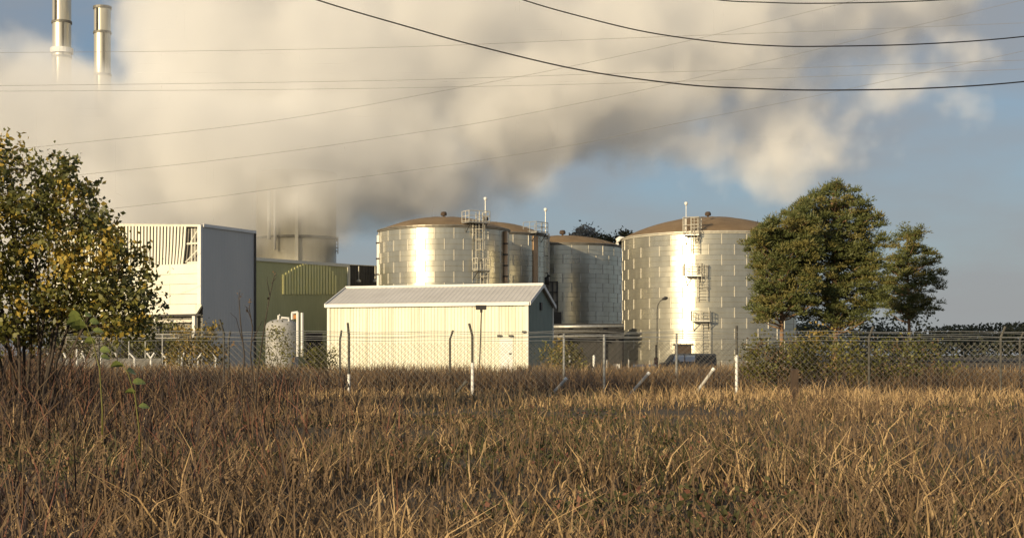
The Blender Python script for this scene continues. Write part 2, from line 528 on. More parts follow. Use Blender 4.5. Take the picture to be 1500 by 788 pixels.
TANKS = {}
def tank(key, px, d, rpx, eave_py, apex_py, label, rows=13, cols=22, rust=None, eave_mat='eave', wave=0.004):
    x, R = gx(px, d), rpx * d / F
    zt, za = gz(eave_py, d), gz(apex_py, d - 0)
    t = thing('storage_tank', (x, d, 0), label, 'tank', 'steel storage tanks of the works')
    TANKS[key] = dict(o=t, x=x, y=d, R=R, zt=zt, za=za)
    b = MB()
    b.lathe((x, d), [(R - 0.06, -0.2), (R - 0.06, zt)], 64)
    b.build('shell', M['shell'], t, smooth=True)
    # dome with shallow radial seams
    b = MB()
    rise = za - zt
    Rc = ((R + .15) ** 2 + rise ** 2) / (2 * rise)
    NS, NR = 48, 10
    i0 = 0
    for j in range(NR + 1):
        r = (R + 0.15) * j / NR
        z = za - Rc + math.sqrt(Rc * Rc - r * r)
        for k in range(NS):
            tt = 2 * PI * k / NS
            bmp = 0.05 if (k % 4 == 0 and 0 < j < NR) else 0.0
            b.v.append((x + r * math.cos(tt), d + r * math.sin(tt), z + bmp))
    for j in range(NR):
        for k in range(NS):
            a0, a1 = j * NS + k, j * NS + (k + 1) % NS
            b.f.append((a0, a0 + NS, a1 + NS, a1)); b.m.append(0)
    b.build('dome_roof', M['dome'], t, smooth=True)
    b = MB()
    b.lathe((x, d), [(R - .05, zt - .22), (R + .07, zt - .22), (R + .10, zt - .03), (R + .22, zt - .03), (R + .22, zt + .06), (R - .1, zt + .10)], 64)
    b.build('eave_ring', M[eave_mat], t)
    # cowl vent on the apex
    b = MB()
    s = d / F
    b.lathe((x, d), [(1.5 * s, za - .1), (1.5 * s, za + 2.5 * s), (4.2 * s, za + 3 * s), (4.6 * s, za + 6 * s), (3.2 * s, za + 8.5 * s), (0, za + 9 * s)], 12)
    b.build('cowl_vent', M['brown_dark'], t, smooth=False)
    # shell plates, brick bond
    h, ang = (zt - 0.25) / rows, 2 * PI / cols
    mats = [M['plate'], M['galv_warm']]
    me = plate_mesh('plate', R, ang, h, mats)
    me_r = None
    if rust:
        me_r = me.copy(); me_r.materials[0] = M['rust_and_reflection']
    face = math.atan2(-d, -x)
    for rI in range(rows):
        for c in range(cols):
            th = face + (c + (0.5 if rI % 2 else 0.0) - cols / 2) * ang
            off = (th - face + PI) % (2 * PI) - PI
            if abs(off) > math.radians(112): continue
            tw = math.radians(rnd.gauss(0, 0.22))
            lean = math.radians(rnd.gauss(0, 0.18))
            use = me
            if rust and abs(math.degrees(off) - rust) < 6: use = me_r
            po = bpy.data.objects.new('plate', use)
            col.objects.link(po)
            po.parent = t
            po.location = (R * math.cos(th), R * math.sin(th), (rI + .5) * h)
            po.rotation_euler = (0, lean, th + tw)
    return t


tank('T1', 650, 160, 95, 339, 319, 'rounded steel tank with flared sun glint behind the cream shed, ladder at its right side')
tank('T2', 711, 177, 92, 348, 326, 'steel tank half hidden behind the glinting tank, railed platform at its right edge')
tank('T3', 824, 190, 86, 363, 346, 'shaded grey steel tank in the middle with a white gooseneck pipe at its right')
tank('T4', 1037, 158, 124, 350, 319, 'largest and brightest steel tank, on the right beside the pine', eave_mat='galv_warm')


def on_tank(key, px, out=0.0):
    """ground point on the tank's near face seen at photo column px; returns point, outward normal, tangent"""
    T = TANKS[key]
    dx, dy = (px - CX) / F, 1.0
    ln = math.hypot(dx, dy); dx /= ln; dy /= ln
    tca = T['x'] * dx + T['y'] * dy
    d2 = T['x'] ** 2 + T['y'] ** 2 - tca ** 2
    th = math.sqrt(max(T['R'] ** 2 - d2, 0.0))
    s = tca - th
    p = Vector((s * dx, s * dy, 0))
    nrm = Vector((p.x - T['x'], p.y - T['y'], 0)).normalized()
    tan = Vector((-nrm.y, nrm.x, 0))
    if tan.x < 0: tan = -tan
    return p + nrm * out, nrm, tan


def ladder(key, px, y_top, y_bot, wpx=14, cage=True):
    T = TANKS[key]
    p, n, t = on_tank(key, px, 0.35)
    s = p.y / F
    hw = wpx * s / 2
    z0, z1 = gz(y_bot, p.y), gz(y_top, p.y)
    b = MB()
    for sg in (-1, 1):
        q = p + t * (sg * hw)
        b.tube([(q.x, q.y, z0), (q.x, q.y, z1)], 0.055, 5)
    z = z0 + .2
    while z < z1:
        a, c = p - t * hw, p + t * hw
        b.tube([(a.x, a.y, z), (c.x, c.y, z)], 0.03, 4, cap=False)
        z += 0.33
    o = b.build('ladder', M['galv_warm'], T['o'])
    if cage:
        b = MB()
        z = z0 + 1.5
        while z <= z1:
            ring = []
            for k in range(9):
                a = PI * k / 8
                v = p + t * (math.cos(a) * hw * 1.15) + n * (math.sin(a) * 0.75)
                ring.append((v.x, v.y, z))
            b.tube(ring, 0.04, 4, cap=False)
            z += 1.15
        for k in (2, 4, 6):
            a = PI * k / 8
            v = p + t * (math.cos(a) * hw * 1.15) + n * (math.sin(a) * 0.75)
            b.tube([(v.x, v.y, z0 + 1.5), (v.x, v.y, z1)], 0.03, 4)
        c = b.build('cage', M['galv_warm'], o)
    # brackets back to the shell
    b = MB()
    z = z0 + .4
    while z < z1:
        for sg in (-1, 1):
            q = p + t * (sg * hw)
            e = q - n * 0.45
            b.tube([(q.x, q.y, z), (e.x, e.y, z)], 0.035, 4)
        z += 2.2
    b.build('bracket', M['dark'], o)
    return o


def platform(key, px0, px1, y_floor, y_rail, out=0.3, depth=1.0, brace=True, m='galv_warm'):
    T = TANKS[key]
    pm, n, t = on_tank(key, (px0 + px1) / 2, out)
    s = pm.y / F
    hw = (px1 - px0) * s / 2
    zf, zr = gz(y_floor, pm.y), gz(y_rail, pm.y)
    b = MB()
    b.obox(pm + n * (depth / 2), t, n, hw, depth / 2, zf - .09, zf)
    o = b.build('platform', M['galv'], T['o'])
    b = MB()
    cs = [pm - t * hw, pm - t * hw + n * depth, pm + t * hw + n * depth, pm + t * hw]
    for fz in (1.0, 0.55, 0.1):
        z = zf + (zr - zf) * fz
        b.tube([(c.x, c.y, z) for c in cs], 0.04, 4)
    for k in range(3):
        a, c = cs[k], cs[k + 1]
        for f in ((0, .5, 1) if k == 1 else (0, .5)):
            v = a.lerp(c, f)
            b.tube([(v.x, v.y, zf), (v.x, v.y, zr)], 0.045, 4)
    v = cs[3]; b.tube([(v.x, v.y, zf), (v.x, v.y, zr)], 0.045, 4)
    b.build('railing', M[m], o)
    if brace:
        b = MB()
        for sg in (-.8, .8):
            q = pm + t * (hw * sg)
            e = q + n * depth * .95
            f = q - n * (out + .05)
            b.tube([(e.x, e.y, zf - .09), (f.x, f.y, zf - 1.1)], 0.05, 5)
        b.build('brace', M['dark'], o)
    return o


def mast(key, px, y_top, y_bot, out=0.8, lamp=True, r=0.06):
    T = TANKS[key]
    p, n, t = on_tank(key, px, out)
    b = MB()
    b.tube([(p.x, p.y, gz(y_bot, p.y)), (p.x, p.y, gz(y_top, p.y))], r, 6)
    o = b.build('mast', M['galv'], T['o'])
    if lamp:
        z = gz(y_top, p.y)
        s = p.y / F
        b = MB()
        b.lathe((p.x, p.y), [(0.02, z - 2 * s), (1.6 * s, z - .5 * s), (2.6 * s, z + 1.5 * s), (2.4 * s, z + 3.5 * s), (0, z + 4.5 * s)], 10)
        b.build('lamp_head', M['white'], o, smooth=True)
    return o


# tank T1: ladder tower on its right side
ladder('T1', 700, 312, 386, 12)
platform('T1', 689, 711, 396, 379)
ladder('T1', 706, 396, 470, 12)
platform('T1', 678, 712, 327, 311, out=-0.5, depth=1.7)
mast('T1', 705, 293, 330)
ladder('T1', 693, 322, 346, 5, cage=False)
# tank T2: railed platform at the right
platform('T2', 772, 801, 342, 327, out=-1.2, depth=2.0, m='galv')
mast('T2', 797, 309, 342, out=.2)
ladder('T2', 800, 342, 430, 5, cage=False)
# tank T4: staggered ladders
platform('T4', 1003, 1026, 345, 320, out=-.6, depth=1.5)
ladder('T4', 1019, 319, 371, 11)
platform('T4', 1004, 1030, 404, 387, depth=.9)
ladder('T4', 1029, 387, 441, 14)
platform('T4', 1014, 1041, 470, 456, depth=1.1)
ladder('T4', 1034, 456, 540, 12, cage=False)
mast('T4', 1007, 300, 345, out=.6, r=0.03)


def pipe_on(key, name, pts, r, m='white', n=8):
    b = MB()
    b.tube(pts, r, n)
    return b.build(name, M[m], TANKS[key]['o'], smooth=True)


# downpipes at the left edge of T1
T = TANKS['T1']
for k, px in enumerate((553.6, 558.6)):
    d = T['y'] - 0.6
    s = d / F
    x = gx(px, d)
    z1 = gz(343 - 4 * (1 - k), d)
    pipe_on('T1', 'downpipe', [(x, d, 0), (x, d, z1 - .5), (x + .12, d, z1 - .1), (x + .5, d + .1, z1 + .05)], 0.15)
for py in (356, 379, 402):
    b = MB()
    b.obox((gx(556, 159.4), 159.5, 0), (1, 0, 0), (0, 1, 0), .42, .28, gz(py + 1, 159.4), gz(py - 1, 159.4))
    b.build('pipe_clamp', M['dark'], T['o'])
# rusty downpipe on T1 and orange strip painting a warm reflection on T2
for key, px, wpx in (('T1', 738.5, 6), ('T2', 784, 11)):
    p, n, t = on_tank(key, px, .06)
    s = p.y / F
    zt_ = TANKS[key]['zt'] - .3
    b = MB()
    if key == 'T1': b.tube([(p.x + n.x * .12, p.y + n.y * .12, 0), (p.x + n.x * .12, p.y + n.y * .12, zt_)], wpx * s / 2, 10)
    else: b.obox(p, t, n, wpx * s / 2, .05, 0, zt_)
    pp = b.build('downpipe' if key == 'T1' else 'reflection_strip', M['rust_and_reflection'], TANKS[key]['o'], smooth=key == 'T1')
    if key == 'T1':
        for py in (357, 373, 389, 405):
            b = MB(); q = p + n * .12; b.lathe((q.x, q.y), [(wpx * s / 2, gz(py + 1, p.y)), (wpx * s / 2 + .06, gz(py + 1, p.y)), (wpx * s / 2 + .06, gz(py - 1, p.y)), (wpx * s / 2, gz(py - 1, p.y))], 10)
            b.build('clamp', M['dark'], pp)
# gooseneck between T3 and T4
d = TANKS['T3']['y'] - 1.5
pts = [at(909.5, 475, d), at(909.5, 400, d), at(908.5, 370, d), at(905, 362, d), at(903.5, 357, d), at(904.5, 352, d), at(908, 349.5, d), at(913, 350, d), at(915, 353, d)]
pipe_on('T3', 'gooseneck_pipe', pts, [.12, .12, .14, .2, .3, .34, .34, .3, .25])
b = MB()
for py in (402, 406):
    b.lathe((gx(909.5, d), d), [(.1, gz(py, d) - .18), (.34, gz(py, d) - .12), (.34, gz(py, d) + .12), (.1, gz(py, d) + .18)], 10)
b.build('valve', M['dark'], TANKS['T3']['o'])

# ------------------------------------------------------------------ pipe rack in the shade below the middle tank
t = thing('pipe_rack', (gx(855, 150), 150, 0), 'dark pipe rack with two long pipes in the shade below the middle tank', 'pipe rack')
b = MB()
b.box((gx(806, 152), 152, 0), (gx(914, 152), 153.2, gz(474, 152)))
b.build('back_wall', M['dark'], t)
for py, r, m in ((478.5, .17, 'galv'), (485.5, .2, 'post_dark'), (492.5, .12, 'galv')):
    b = MB()
    b.tube([at(804, py, 150.5), at(914, py - .5, 150.5)], r, 8)
    b.build('pipe', M[m], t, smooth=True)
for px in (826, 878, 906):
    b = MB()
    b.box((gx(px, 150) - .14, 150.75, 0), (gx(px, 150) + .14, 151.05, gz(475, 150)))
    b.box((gx(px, 150) - .12, 150.0, gz(496, 150)), (gx(px, 150) + .12, 150.745, gz(494.5, 150)))
    b.build('support', M['dark'], t)

# dark equipment stack right behind the shed, between the tanks
t = thing('steel_silo', (gx(810, 168), 168, 0), 'dark steel box silo squeezed between the shed gable and the middle tank', 'silo')
b = MB(); b.box((gx(802, 168), 168, 0), (gx(817, 168), 170, gz(414, 168))); b.build('upper_casing', M['shell'], t)
b = MB(); b.box((gx(803, 167), 166.6, 0), (gx(822, 167), 167.99, gz(457, 167))); b.build('lower_casing', M['dark'], t)
b = MB()
for px in (802.4, 809.5, 816.6): b.box((gx(px, 168) - .07, 167.8, gz(456, 168)), (gx(px, 168) + .07, 167.997, gz(412, 168)))
for py in (413, 428, 443): b.box((gx(802, 168), 167.78, gz(py + .8, 168)), (gx(817, 168), 167.996, gz(py - .8, 168)))
b.build('frame', M['dark'], t)
b = MB(); b.tube([at(801, 417, 166), at(801, 407, 166), at(804, 403, 166)], .3, 8); b.build('elbow_pipe', M['dark'], t, smooth=True)

# ------------------------------------------------------------------ cream shed
a = math.radians(18)
dl, dw = Vector((-math.cos(a), math.sin(a), 0)), Vector((math.sin(a), math.cos(a), 0))
C0 = Vector((gx(772, 95), 95, 0))
LEN, WID = 14.75, 8.2
ze, zr = gz(443, 95), 6.72
C1, C2, C3 = C0 + dl * LEN, C0 + dw * WID, C0 + dl * LEN + dw * WID
nf = -dw; ng_ = -dl
t = thing('shed', (C0.x, C0.y, 0), 'long cream ribbed shed with pale grey roof in front of the tanks', 'shed')
SH = t
npan = 15
zb = 0.25
for k in range(npan):
    p0, p1 = C0.lerp(C1, k / npan), C0.lerp(C1, (k + 1) / npan)
    if k == 1:
        continue
    b = MB()
    b.ribbed(p0 + nf * .03 * (k % 2 == 0), p1 + nf * .03 * (k % 2 == 0), zb, ze - .05, 0.245, 0.03, nf)
    b.build('wall_panel', M['cream'], t)
# panel with the door
p0, p1 = C0.lerp(C1, 1 / npan), C0.lerp(C1, 2 / npan)
zd = gz(495, 95)
b = MB(); b.ribbed(p0, p1, zd + .08, ze - .05, 0.245, 0.03, nf); b.build('wall_panel', M['cream'], t)
pm = (p0 + p1) / 2
b = MB(); b.obox(pm + nf * .03, dl, nf, .43, .04, 0.25, zd); dr = b.build('door', M['white'], t)
b = MB(); b.obox(pm + dl * -.3 + nf * .1, dl, nf, .07, .04, 1.75, 1.85); b.build('handle', M['dark'], dr)
b = MB()
for sg in (-1, 1): b.obox(pm + dl * (sg * .475) + nf * .02, dl, nf, .04, .05, 0.25, zd + .1)
b.obox(pm + nf * .02, dl, nf, .43, .05, zd + .003, zd + .1)
b.build('door_frame', M['cream_bright'], dr)
# gable, left end, back
apex = C0 + dw * (WID / 2)
apexl = C1 + dw * (WID / 2)
b = MB()
for P0, P1, A in ((C0, C2, apex), (C1, C3, apexl)):
    n = 18
    pts = []
    for i in range(n):
        for o_, h in ((0, 0), (.3, 0), (.42, 1), (.72, 1), (.84, 0)):
            pts.append(((i + o_) / n, h))
    pts.append((1, 0))
    i0 = len(b.v)
    nn = ng_ if P0 is C0 else dl
    for f, h in pts:
        q = P0.lerp(P1, f) + nn * (.045 * h)
        zt_ = ze + (zr - ze) * (1 - abs(2 * f - 1)) - .06
        b.v += [(q.x, q.y, 0.1), (q.x, q.y, zt_)]
    for i in range(len(pts) - 1):
        k = i0 + 2 * i
        b.f.append((k, k + 2, k + 3, k + 1)); b.m.append(0)
b.face([(C2.x, C2.y, .1), (C3.x, C3.y, .1), (C3.x, C3.y, ze - .05), (C2.x, C2.y, ze - .05)])
b.build('gable_wall', M['dkgreen'], t)
# plinth
b = MB()
b.obox((C0 + C1) / 2 + dw * .2, dl, dw, LEN / 2 - .05, .12, 0, .26)
b.build('plinth', M['concrete'], t)
# roof: two slopes with ribs, each its own part
ov = .22
for side in (0, 1):
    b = MB()
    n = 44
    E0 = (C0 if side == 0 else C2) + (-dw if side == 0 else dw) * ov - dl * ov
    E1 = (C1 if side == 0 else C3) + (-dw if side == 0 else dw) * ov + dl * ov
    R0, R1 = apex - dl * ov, apexl + dl * ov
    zee = ze - (zr - ze) * ov / (WID / 2) + .05
    prof = []
    for i in range(n):
        prof += [(i / n, 0), ((i + .42) / n, 0), ((i + .5) / n, 1), ((i + .8) / n, 1), ((i + .88) / n, 0)]
    prof.append((1, 0))
    i0 = 0
    for f, h in prof:
        e, r = E0.lerp(E1, f), R0.lerp(R1, f)
        b.v += [(e.x, e.y, zee + .014 * h), (r.x, r.y, zr + .05 + .014 * h)]
    for i in range(len(prof) - 1):
        b.f.append((2 * i, 2 * i + 1, 2 * i + 3, 2 * i + 2)); b.m.append(0)
    b.build('roof', M['roof_grey'], t)
# trims
b = MB()
q0, q1 = C0 - dw * (ov + .03) - dl * ov, C1 - dw * (ov + .03) + dl * ov
b.obox((q0 + q1) / 2, dl, dw, (q1 - q0).length / 2, .05, zee - .18, zee + .06)
b.build('eave_gutter', M['white'], t)
b = MB()
b.tube([(apex - dl * (ov + .05)).to_tuple()[:2] + (zr + .1,), (apexl + dl * (ov + .05)).to_tuple()[:2] + (zr + .1,)], .11, 6)
b.build('ridge_cap', M['white'], t)
for A, sg in ((apex, -1), (apexl, 1)):
    b = MB()
    for s2 in (-1, 1):
        e = A + dw * (s2 * (WID / 2 + ov)) + dl * (sg * (ov + .04))
        r = A + dl * (sg * (ov + .04))
        b.mesh([(e.x, e.y, zee - .16), (r.x, r.y, zr - .12), (r.x, r.y, zr + .16), (e.x, e.y, zee + .1)] +
               [(v.x + dl.x * sg * .05, v.y + dl.y * sg * .05, z) for v, z in ((e, zee - .16), (r, zr - .12), (r, zr + .16), (e, zee + .1))],
               [(0, 1, 2, 3), (4, 7, 6, 5), (0, 4, 5, 1), (3, 2, 6, 7), (0, 3, 7, 4), (1, 5, 6, 2)])
    b.build('verge_trim', M['white'], t)
for P, sx, sy in ((C0, -1, -1), (C2, -1, 1), (C1, 1, -1)):
    b = MB()
    b.obox(P + dl * (sx * .02) + dw * (sy * .03), dl, dw, .1, .1, .1, ze - .12)
    b.build('corner_trim', M['cream_bright'], t)
# lamps over the door and by the corner
for px, py in ((732, 492), (749, 492), (768.5, 486)):
    q = C0 + dl * ((772 - px) * .0487)
    b = MB()
    b.obox(q + nf * .16, dl, nf, .13, .1, gz(py + 1.4, q.y), gz(py - 1.4, q.y))
    b.build('wall_lamp', M['dark'], t)
b = MB()
q = apex + ng_ * .09
b.obox(q, dw, ng_, .28, .05, 4.95, 5.5); b.build('gable_vent', M['dark'], t)

# ------------------------------------------------------------------ grey corner building on the left
A = Vector((gx(297, 128), 128, 0))
ph = math.radians(60)
ds, df = Vector((math.cos(ph), math.sin(ph), 0)), Vector((-math.sin(ph), math.cos(ph), 0))
SL, FL = 8.1, 18.8
B = A + ds * SL
E = A + df * FL
nS, nF = Vector((math.sin(ph), -math.cos(ph), 0)), Vector((-math.cos(ph), -math.sin(ph), 0))
t = thing('conveyor_building', (A.x, A.y, 0), 'tall boxy building with blue-grey side wall and slatted cream front, beside the yellowing tree', 'building')
ztop = gz(329, 128)
ztl = ztop + 1.0
b = MB(); b.ribbed(A + ds * .02, B, 0, ztop - .05, .45, .012, nS); b.build('side_wall', M['grey_clad'], t)
G = E + ds * SL
b = MB()
b.face([(B.x, B.y, 0), (G.x, G.y, 0), (G.x, G.y, ztl - .1), (B.x, B.y, ztop - .1)])
b.face([(G.x, G.y, 0), (E.x, E.y, 0), (E.x, E.y, ztl - .1), (G.x, G.y, ztl - .1)])
b.build('back_wall', M['grey_clad'], t)
b = MB()
lo = .12
b.mesh([(A.x, A.y, ztop - .1), (B.x, B.y, ztop - .1), (G.x, G.y, ztl - .1), (E.x, E.y, ztl - .1), (A.x, A.y, ztop), (B.x, B.y, ztop), (G.x, G.y, ztl), (E.x, E.y, ztl)],
       [(0, 1, 2, 3), (4, 7, 6, 5), (0, 4, 5, 1), (1, 5, 6, 2), (2, 6, 7, 3), (3, 7, 4, 0)])
b.build('roof', M['roof_grey'], t)
b = MB()
def bar(b, p, q, z0a, z1a, z0b, z1b, n, w_):
    pts = [(p.x, p.y, z0a), (q.x, q.y, z0b), (q.x, q.y, z1b), (p.x, p.y, z1a)]
    b.mesh(pts + [(x + n.x * w_, y + n.y * w_, z) for x, y, z in pts], [(0, 1, 2, 3), (4, 7, 6, 5), (0, 4, 5, 1), (3, 2, 6, 7), (0, 3, 7, 4), (1, 5, 6, 2)])
bar(b, A + nS * .065 - ds * .02, B + nS * .065 + ds * .12, ztop - .22, ztop + .06, ztop - .22, ztop + .06, nS, .09)
b.build('side_roof_trim', M['white'], t)
b = MB(); bar(b, B + nS * .07 - ds * .12, B + nS * .07 + ds * .12, 0, ztop - .23, 0, ztop - .23, nS, .07); b.build('corner_trim', M['dark'], t)
# front: corner post, slats, lower cladding
zm = gz(386, 128.4)       # bottom of the slats
zl = gz(460, 128.4)       # bottom of the cream cladding
b = MB()
b.obox(A + df * .22 + nF * .12, df, nF, .2, .16, zl + .9, ztop - .01)
b.build('corner_post', M['white'], t)
bk = MB()
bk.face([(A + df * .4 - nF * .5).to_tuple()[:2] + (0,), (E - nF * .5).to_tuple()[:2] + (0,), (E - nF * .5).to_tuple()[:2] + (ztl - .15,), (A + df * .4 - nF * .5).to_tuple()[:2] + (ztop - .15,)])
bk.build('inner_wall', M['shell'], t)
b = MB(); bar(b, A + df * .42 + nF * .02, E + nF * .02, ztop - .2, ztop + .02, ztl - .2, ztl + .02, nF, .08); b.build('front_roof_trim', M['galv_warm'], t)
u = 2.0
k = 0
while u < FL - .3:
    zt_ = ztop + (ztl - ztop) * u / FL - .21
    lean = max(0.0, (3.8 - u)) * .30
    bend = .35 * math.exp(-(u - 2.3) / 2.5)
    b = MB()
    for (za_, zb_, ua, ub) in ((zm, (zm + zt_) / 2, u + bend, u + bend * .35), ((zm + zt_) / 2, zt_, u + bend * .35, u)):
        pa, pb = A + df * ua + nF * .02, A + df * ub + nF * .02
        w_ = .115
        vs = []
        for p_, z_ in ((pa, za_), (pb, zb_)):
            for i, j in ((-w_, 0), (w_, .0), (w_, .12), (-w_, .12)):
                q = p_ + df * i + nF * j
                vs.append((q.x, q.y, z_))
        b.mesh(vs, [(0, 3, 2, 1), (4, 5, 6, 7), (0, 1, 5, 4), (1, 2, 6, 5), (2, 3, 7, 6), (3, 0, 4, 7)])
    b.build('slat', M['cream_bright'], t)
    u += .405
    k += 1
# open bay with bracing
for (u0, z0_, u1, z1_, r) in ((.5, gz(356, 128), 1.9, gz(356, 128), .1), (.5, gz(384, 128), 1.9, gz(384, 128), .1), (1.35, zm, 1.35, ztop - .3, .08),
                          (.5, gz(364, 128), 2.1, gz(383, 128), .07), (.5, gz(334, 128), 1.5, gz(354, 128), .07), (.95, zm, .95, ztop - .3, .06)):
    p, q = A + df * u0 - nF * .06, A + df * u1 - nF * .06
    b = MB(); b.tube([(p.x, p.y, z0_), (q.x, q.y, z1_)], r, 6); b.build('brace', M['cream_bright'], t)
for r_ in range(5):
    z0_, z1_ = zm - (zm - zl) * (r_ + 1) / 5, zm - (zm - zl) * r_ / 5
    for c in range(5):
        u0, u1 = .02 + c * 3.76, min(.02 + (c + 1) * 3.76, FL)
        if c == 0 and r_ == 4: u0 = .62
        p, q = A + df * (u0 + .012), A + df * (u1 - .012)
        off = nF * (.20 + .02 * ((r_ + c) % 2))
        b = MB(); bar(b, p - nF * .05, q - nF * .05, z0_ + .015, z1_ - .015, z0_ + .015, z1_ - .015, nF, .25 + .012 * ((r_ * 2 + c) % 3))
        b.build('cladding_panel', M['cream_bright'], t)
b = MB()
p = A + df * .62 + nF * .2; q = A + df * .02 + nF * .2
zc0, zc1 = zl + .015, zm - (zm - zl) * 4 / 5 - .015
i_ = A + df * .62 - nF * .05; j_ = A + df * .02 - nF * .05
b.mesh([(p.x, p.y, zc0), (q.x, q.y, zc0 + .75), (q.x, q.y, zc1), (p.x, p.y, zc1), (i_.x, i_.y, zc0), (j_.x, j_.y, zc0 + .75), (j_.x, j_.y, zc1), (i_.x, i_.y, zc1)],
       [(0, 1, 2, 3), (4, 7, 6, 5), (0, 4, 5, 1), (1, 5, 6, 2), (2, 6, 7, 3), (3, 7, 4, 0)])
b.build('chamfered_panel', M['cream_bright'], t)
for u in (.95, 5.6, 10.3, 15):
    b = MB(); b.obox(A + df * u + nF * .05, df, nF, .16, .16, 0, zl - .01); b.build('leg', M['white'], t)
b = MB(); bar(b, A + df * 1.3 - nF * .1, E - nF * .1, gz(472, 128.4), gz(468, 128.4), gz(472, 128.4), gz(468, 128.4), nF, .12); b.build('cross_beam', M['galv_warm'], t)
b = MB(); bar(b, A + df * .0 + nF * .21, E + nF * .21, zl - .16, zl - .01, zl - .16, zl - .01, nF, .06); b.build('sill_flashing', M['dark'], t)

# ------------------------------------------------------------------ olive hall
H0 = Vector((gx(371, 160), 160, 0))
H1 = Vector((gx(510, 172), 172, 0))
hd = (H1 - H0).normalized()
nh = Vector((hd.y, -hd.x, 0))
bd = -nh
zh = gz(378, 160)
t = thing('hall', (H0.x, H0.y, 0), 'long olive ribbed hall with a yellow patch painted as reflected sunlight, behind the small white tank', 'hall')
HL = (H1 - H0).length
b = MB(); b.ribbed(H0, H1, 0, zh - .1, .45, .012, nh); b.build('front_wall', M['olive'], t)
H2, H3 = H1 + bd * 20, H0 + bd * 20
b = MB()
b.face([(H1.x, H1.y, 0), (H2.x, H2.y, 0), (H2.x, H2.y, zh - .1), (H1.x, H1.y, zh - .1)])
b.face([(H2.x, H2.y, 0), (H3.x, H3.y, 0), (H3.x, H3.y, zh - .1), (H2.x, H2.y, zh - .1)])
b.build('back_wall', M['olive'], t)
b = MB()
b.mesh([(p.x, p.y, z) for z in (zh - .1, zh + .02) for p in (H0, H1, H2, H3)], [(0, 3, 2, 1), (4, 5, 6, 7), (0, 1, 5, 4), (1, 2, 6, 5), (2, 3, 7, 6), (3, 0, 4, 7)])
b.build('roof', M['roof_grey'], t)
b = MB(); bar(b, H0 + nh * .1, H1 + nh * .1 + hd * .1, zh - .3, zh + .08, zh - .3, zh + .08, nh, .1); b.build('roof_trim', M['cream_bright'], t)
b = MB(); b.obox(H1 + nh * .12 - hd * .02, hd, nh, .16, .1, 0, zh - .31); b.build('corner_trim', M['cream_bright'], t)


def hall_at(px):
    k = (px - CX) / F
    # H0.x + s hd.x = k (H0.y + s hd.y)
    s = (k * H0.y - H0.x) / (hd.x - k * hd.y)
    return s
pxs = [415 + 4.2 * i for i in range(19)]  # strips cut to an arch, painting a patch of reflected sunlight
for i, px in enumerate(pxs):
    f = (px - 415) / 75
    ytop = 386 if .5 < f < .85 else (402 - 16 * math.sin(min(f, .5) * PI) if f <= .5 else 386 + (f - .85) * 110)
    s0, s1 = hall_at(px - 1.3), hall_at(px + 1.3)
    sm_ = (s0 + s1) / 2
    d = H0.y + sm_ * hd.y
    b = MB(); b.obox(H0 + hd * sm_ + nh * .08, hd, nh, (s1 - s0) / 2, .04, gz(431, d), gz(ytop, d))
    b.build('reflected_sun_sheet', M['sun_patch'], t)
s0, s1 = hall_at(447), hall_at(471)
b = MB(); b.obox(H0 + hd * ((s0 + s1) / 2) + nh * .12, hd, nh, (s1 - s0) / 2, .05, 0, gz(487, 167)); b.build('door', M['dark'], t)

# dark annex between the hall and the first tank
t = thing('annex', (gx(530, 176), 176, 0), 'low dark flat-roofed annex between the olive hall and the glinting tank', 'annex')
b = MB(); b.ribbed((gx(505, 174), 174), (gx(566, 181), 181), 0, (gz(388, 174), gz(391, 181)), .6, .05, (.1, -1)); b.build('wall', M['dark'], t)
b = MB()
x0, x1 = gx(505, 174), gx(566, 181)
b.mesh([(x0, 173.8, gz(388, 174)), (x1, 180.8, gz(391, 181)), (x1, 195, gz(391, 181)), (x0, 195, gz(388, 174)),
        (x0, 173.8, gz(387, 174)), (x1, 180.8, gz(390, 181)), (x1, 195, gz(390, 181)), (x0, 195, gz(387, 174))],
       [(0, 3, 2, 1), (4, 5, 6, 7), (0, 1, 5, 4), (1, 2, 6, 5), (2, 3, 7, 6), (3, 0, 4, 7)])
b.build('roof', M['galv_warm'], t)
for px in (525.5, 549.5):
    d = 173.2 + (px - 510) / 56 * 7
    b = MB()
    b.tube([at(px, 390, d), at(px, 410, d)], .06, 6)
    b.lathe((gx(px, d), d), [(.06, gz(409, d)), (.3, gz(411, d)), (.28, gz(413, d)), (0, gz(413.5, d))], 10)
    b.build('hanging_lamp', M['galv_warm'], t)

# accumulator tower half lost in the steam
d = 206
t = thing('steel_tower', (gx(434, d), d, 0), 'broad round steel tower behind the olive hall, its top lost in steam', 'tower')
b = MB(); b.lathe((gx(434, d), d), [(6.05, 0), (6.05, gz(255, d)), (0, gz(248, d))], 40); b.build('shell', M['chimney'], t, smooth=True)
b = MB(); b.lathe((gx(434, d), d), [(6.05, gz(352, d)), (6.2, gz(352, d)), (6.2, gz(349, d)), (6.05, gz(349, d))], 40); b.build('ring_band', M['shell'], t)
b = MB()
for z in (348, 353, 358, 363, 368): b.tube([at(489, z, d - 1.2), at(495, z, d - .4)], .07, 5)
for px in (489, 495): b.tube([at(px, 372, d - 1.0), at(px, 346, d - 1.0)], .08, 5)
b.build('ladder', M['galv'], t)
for px, y0, y1, r in ((394, 319, 351, .26), (402.5, 316, 366, .2)):
    b = MB(); b.tube([at(px, y1, d - 6.3), at(px, y0 - 40, d - 6.3)], r, 8); b.build('pipe', M['white'], t, smooth=True)
b = MB(); b.box((gx(437, d), d - 6.5, 0), (gx(442, d), d - 5.4, gz(290, d))); b.build('riser', M['chimney'], t)

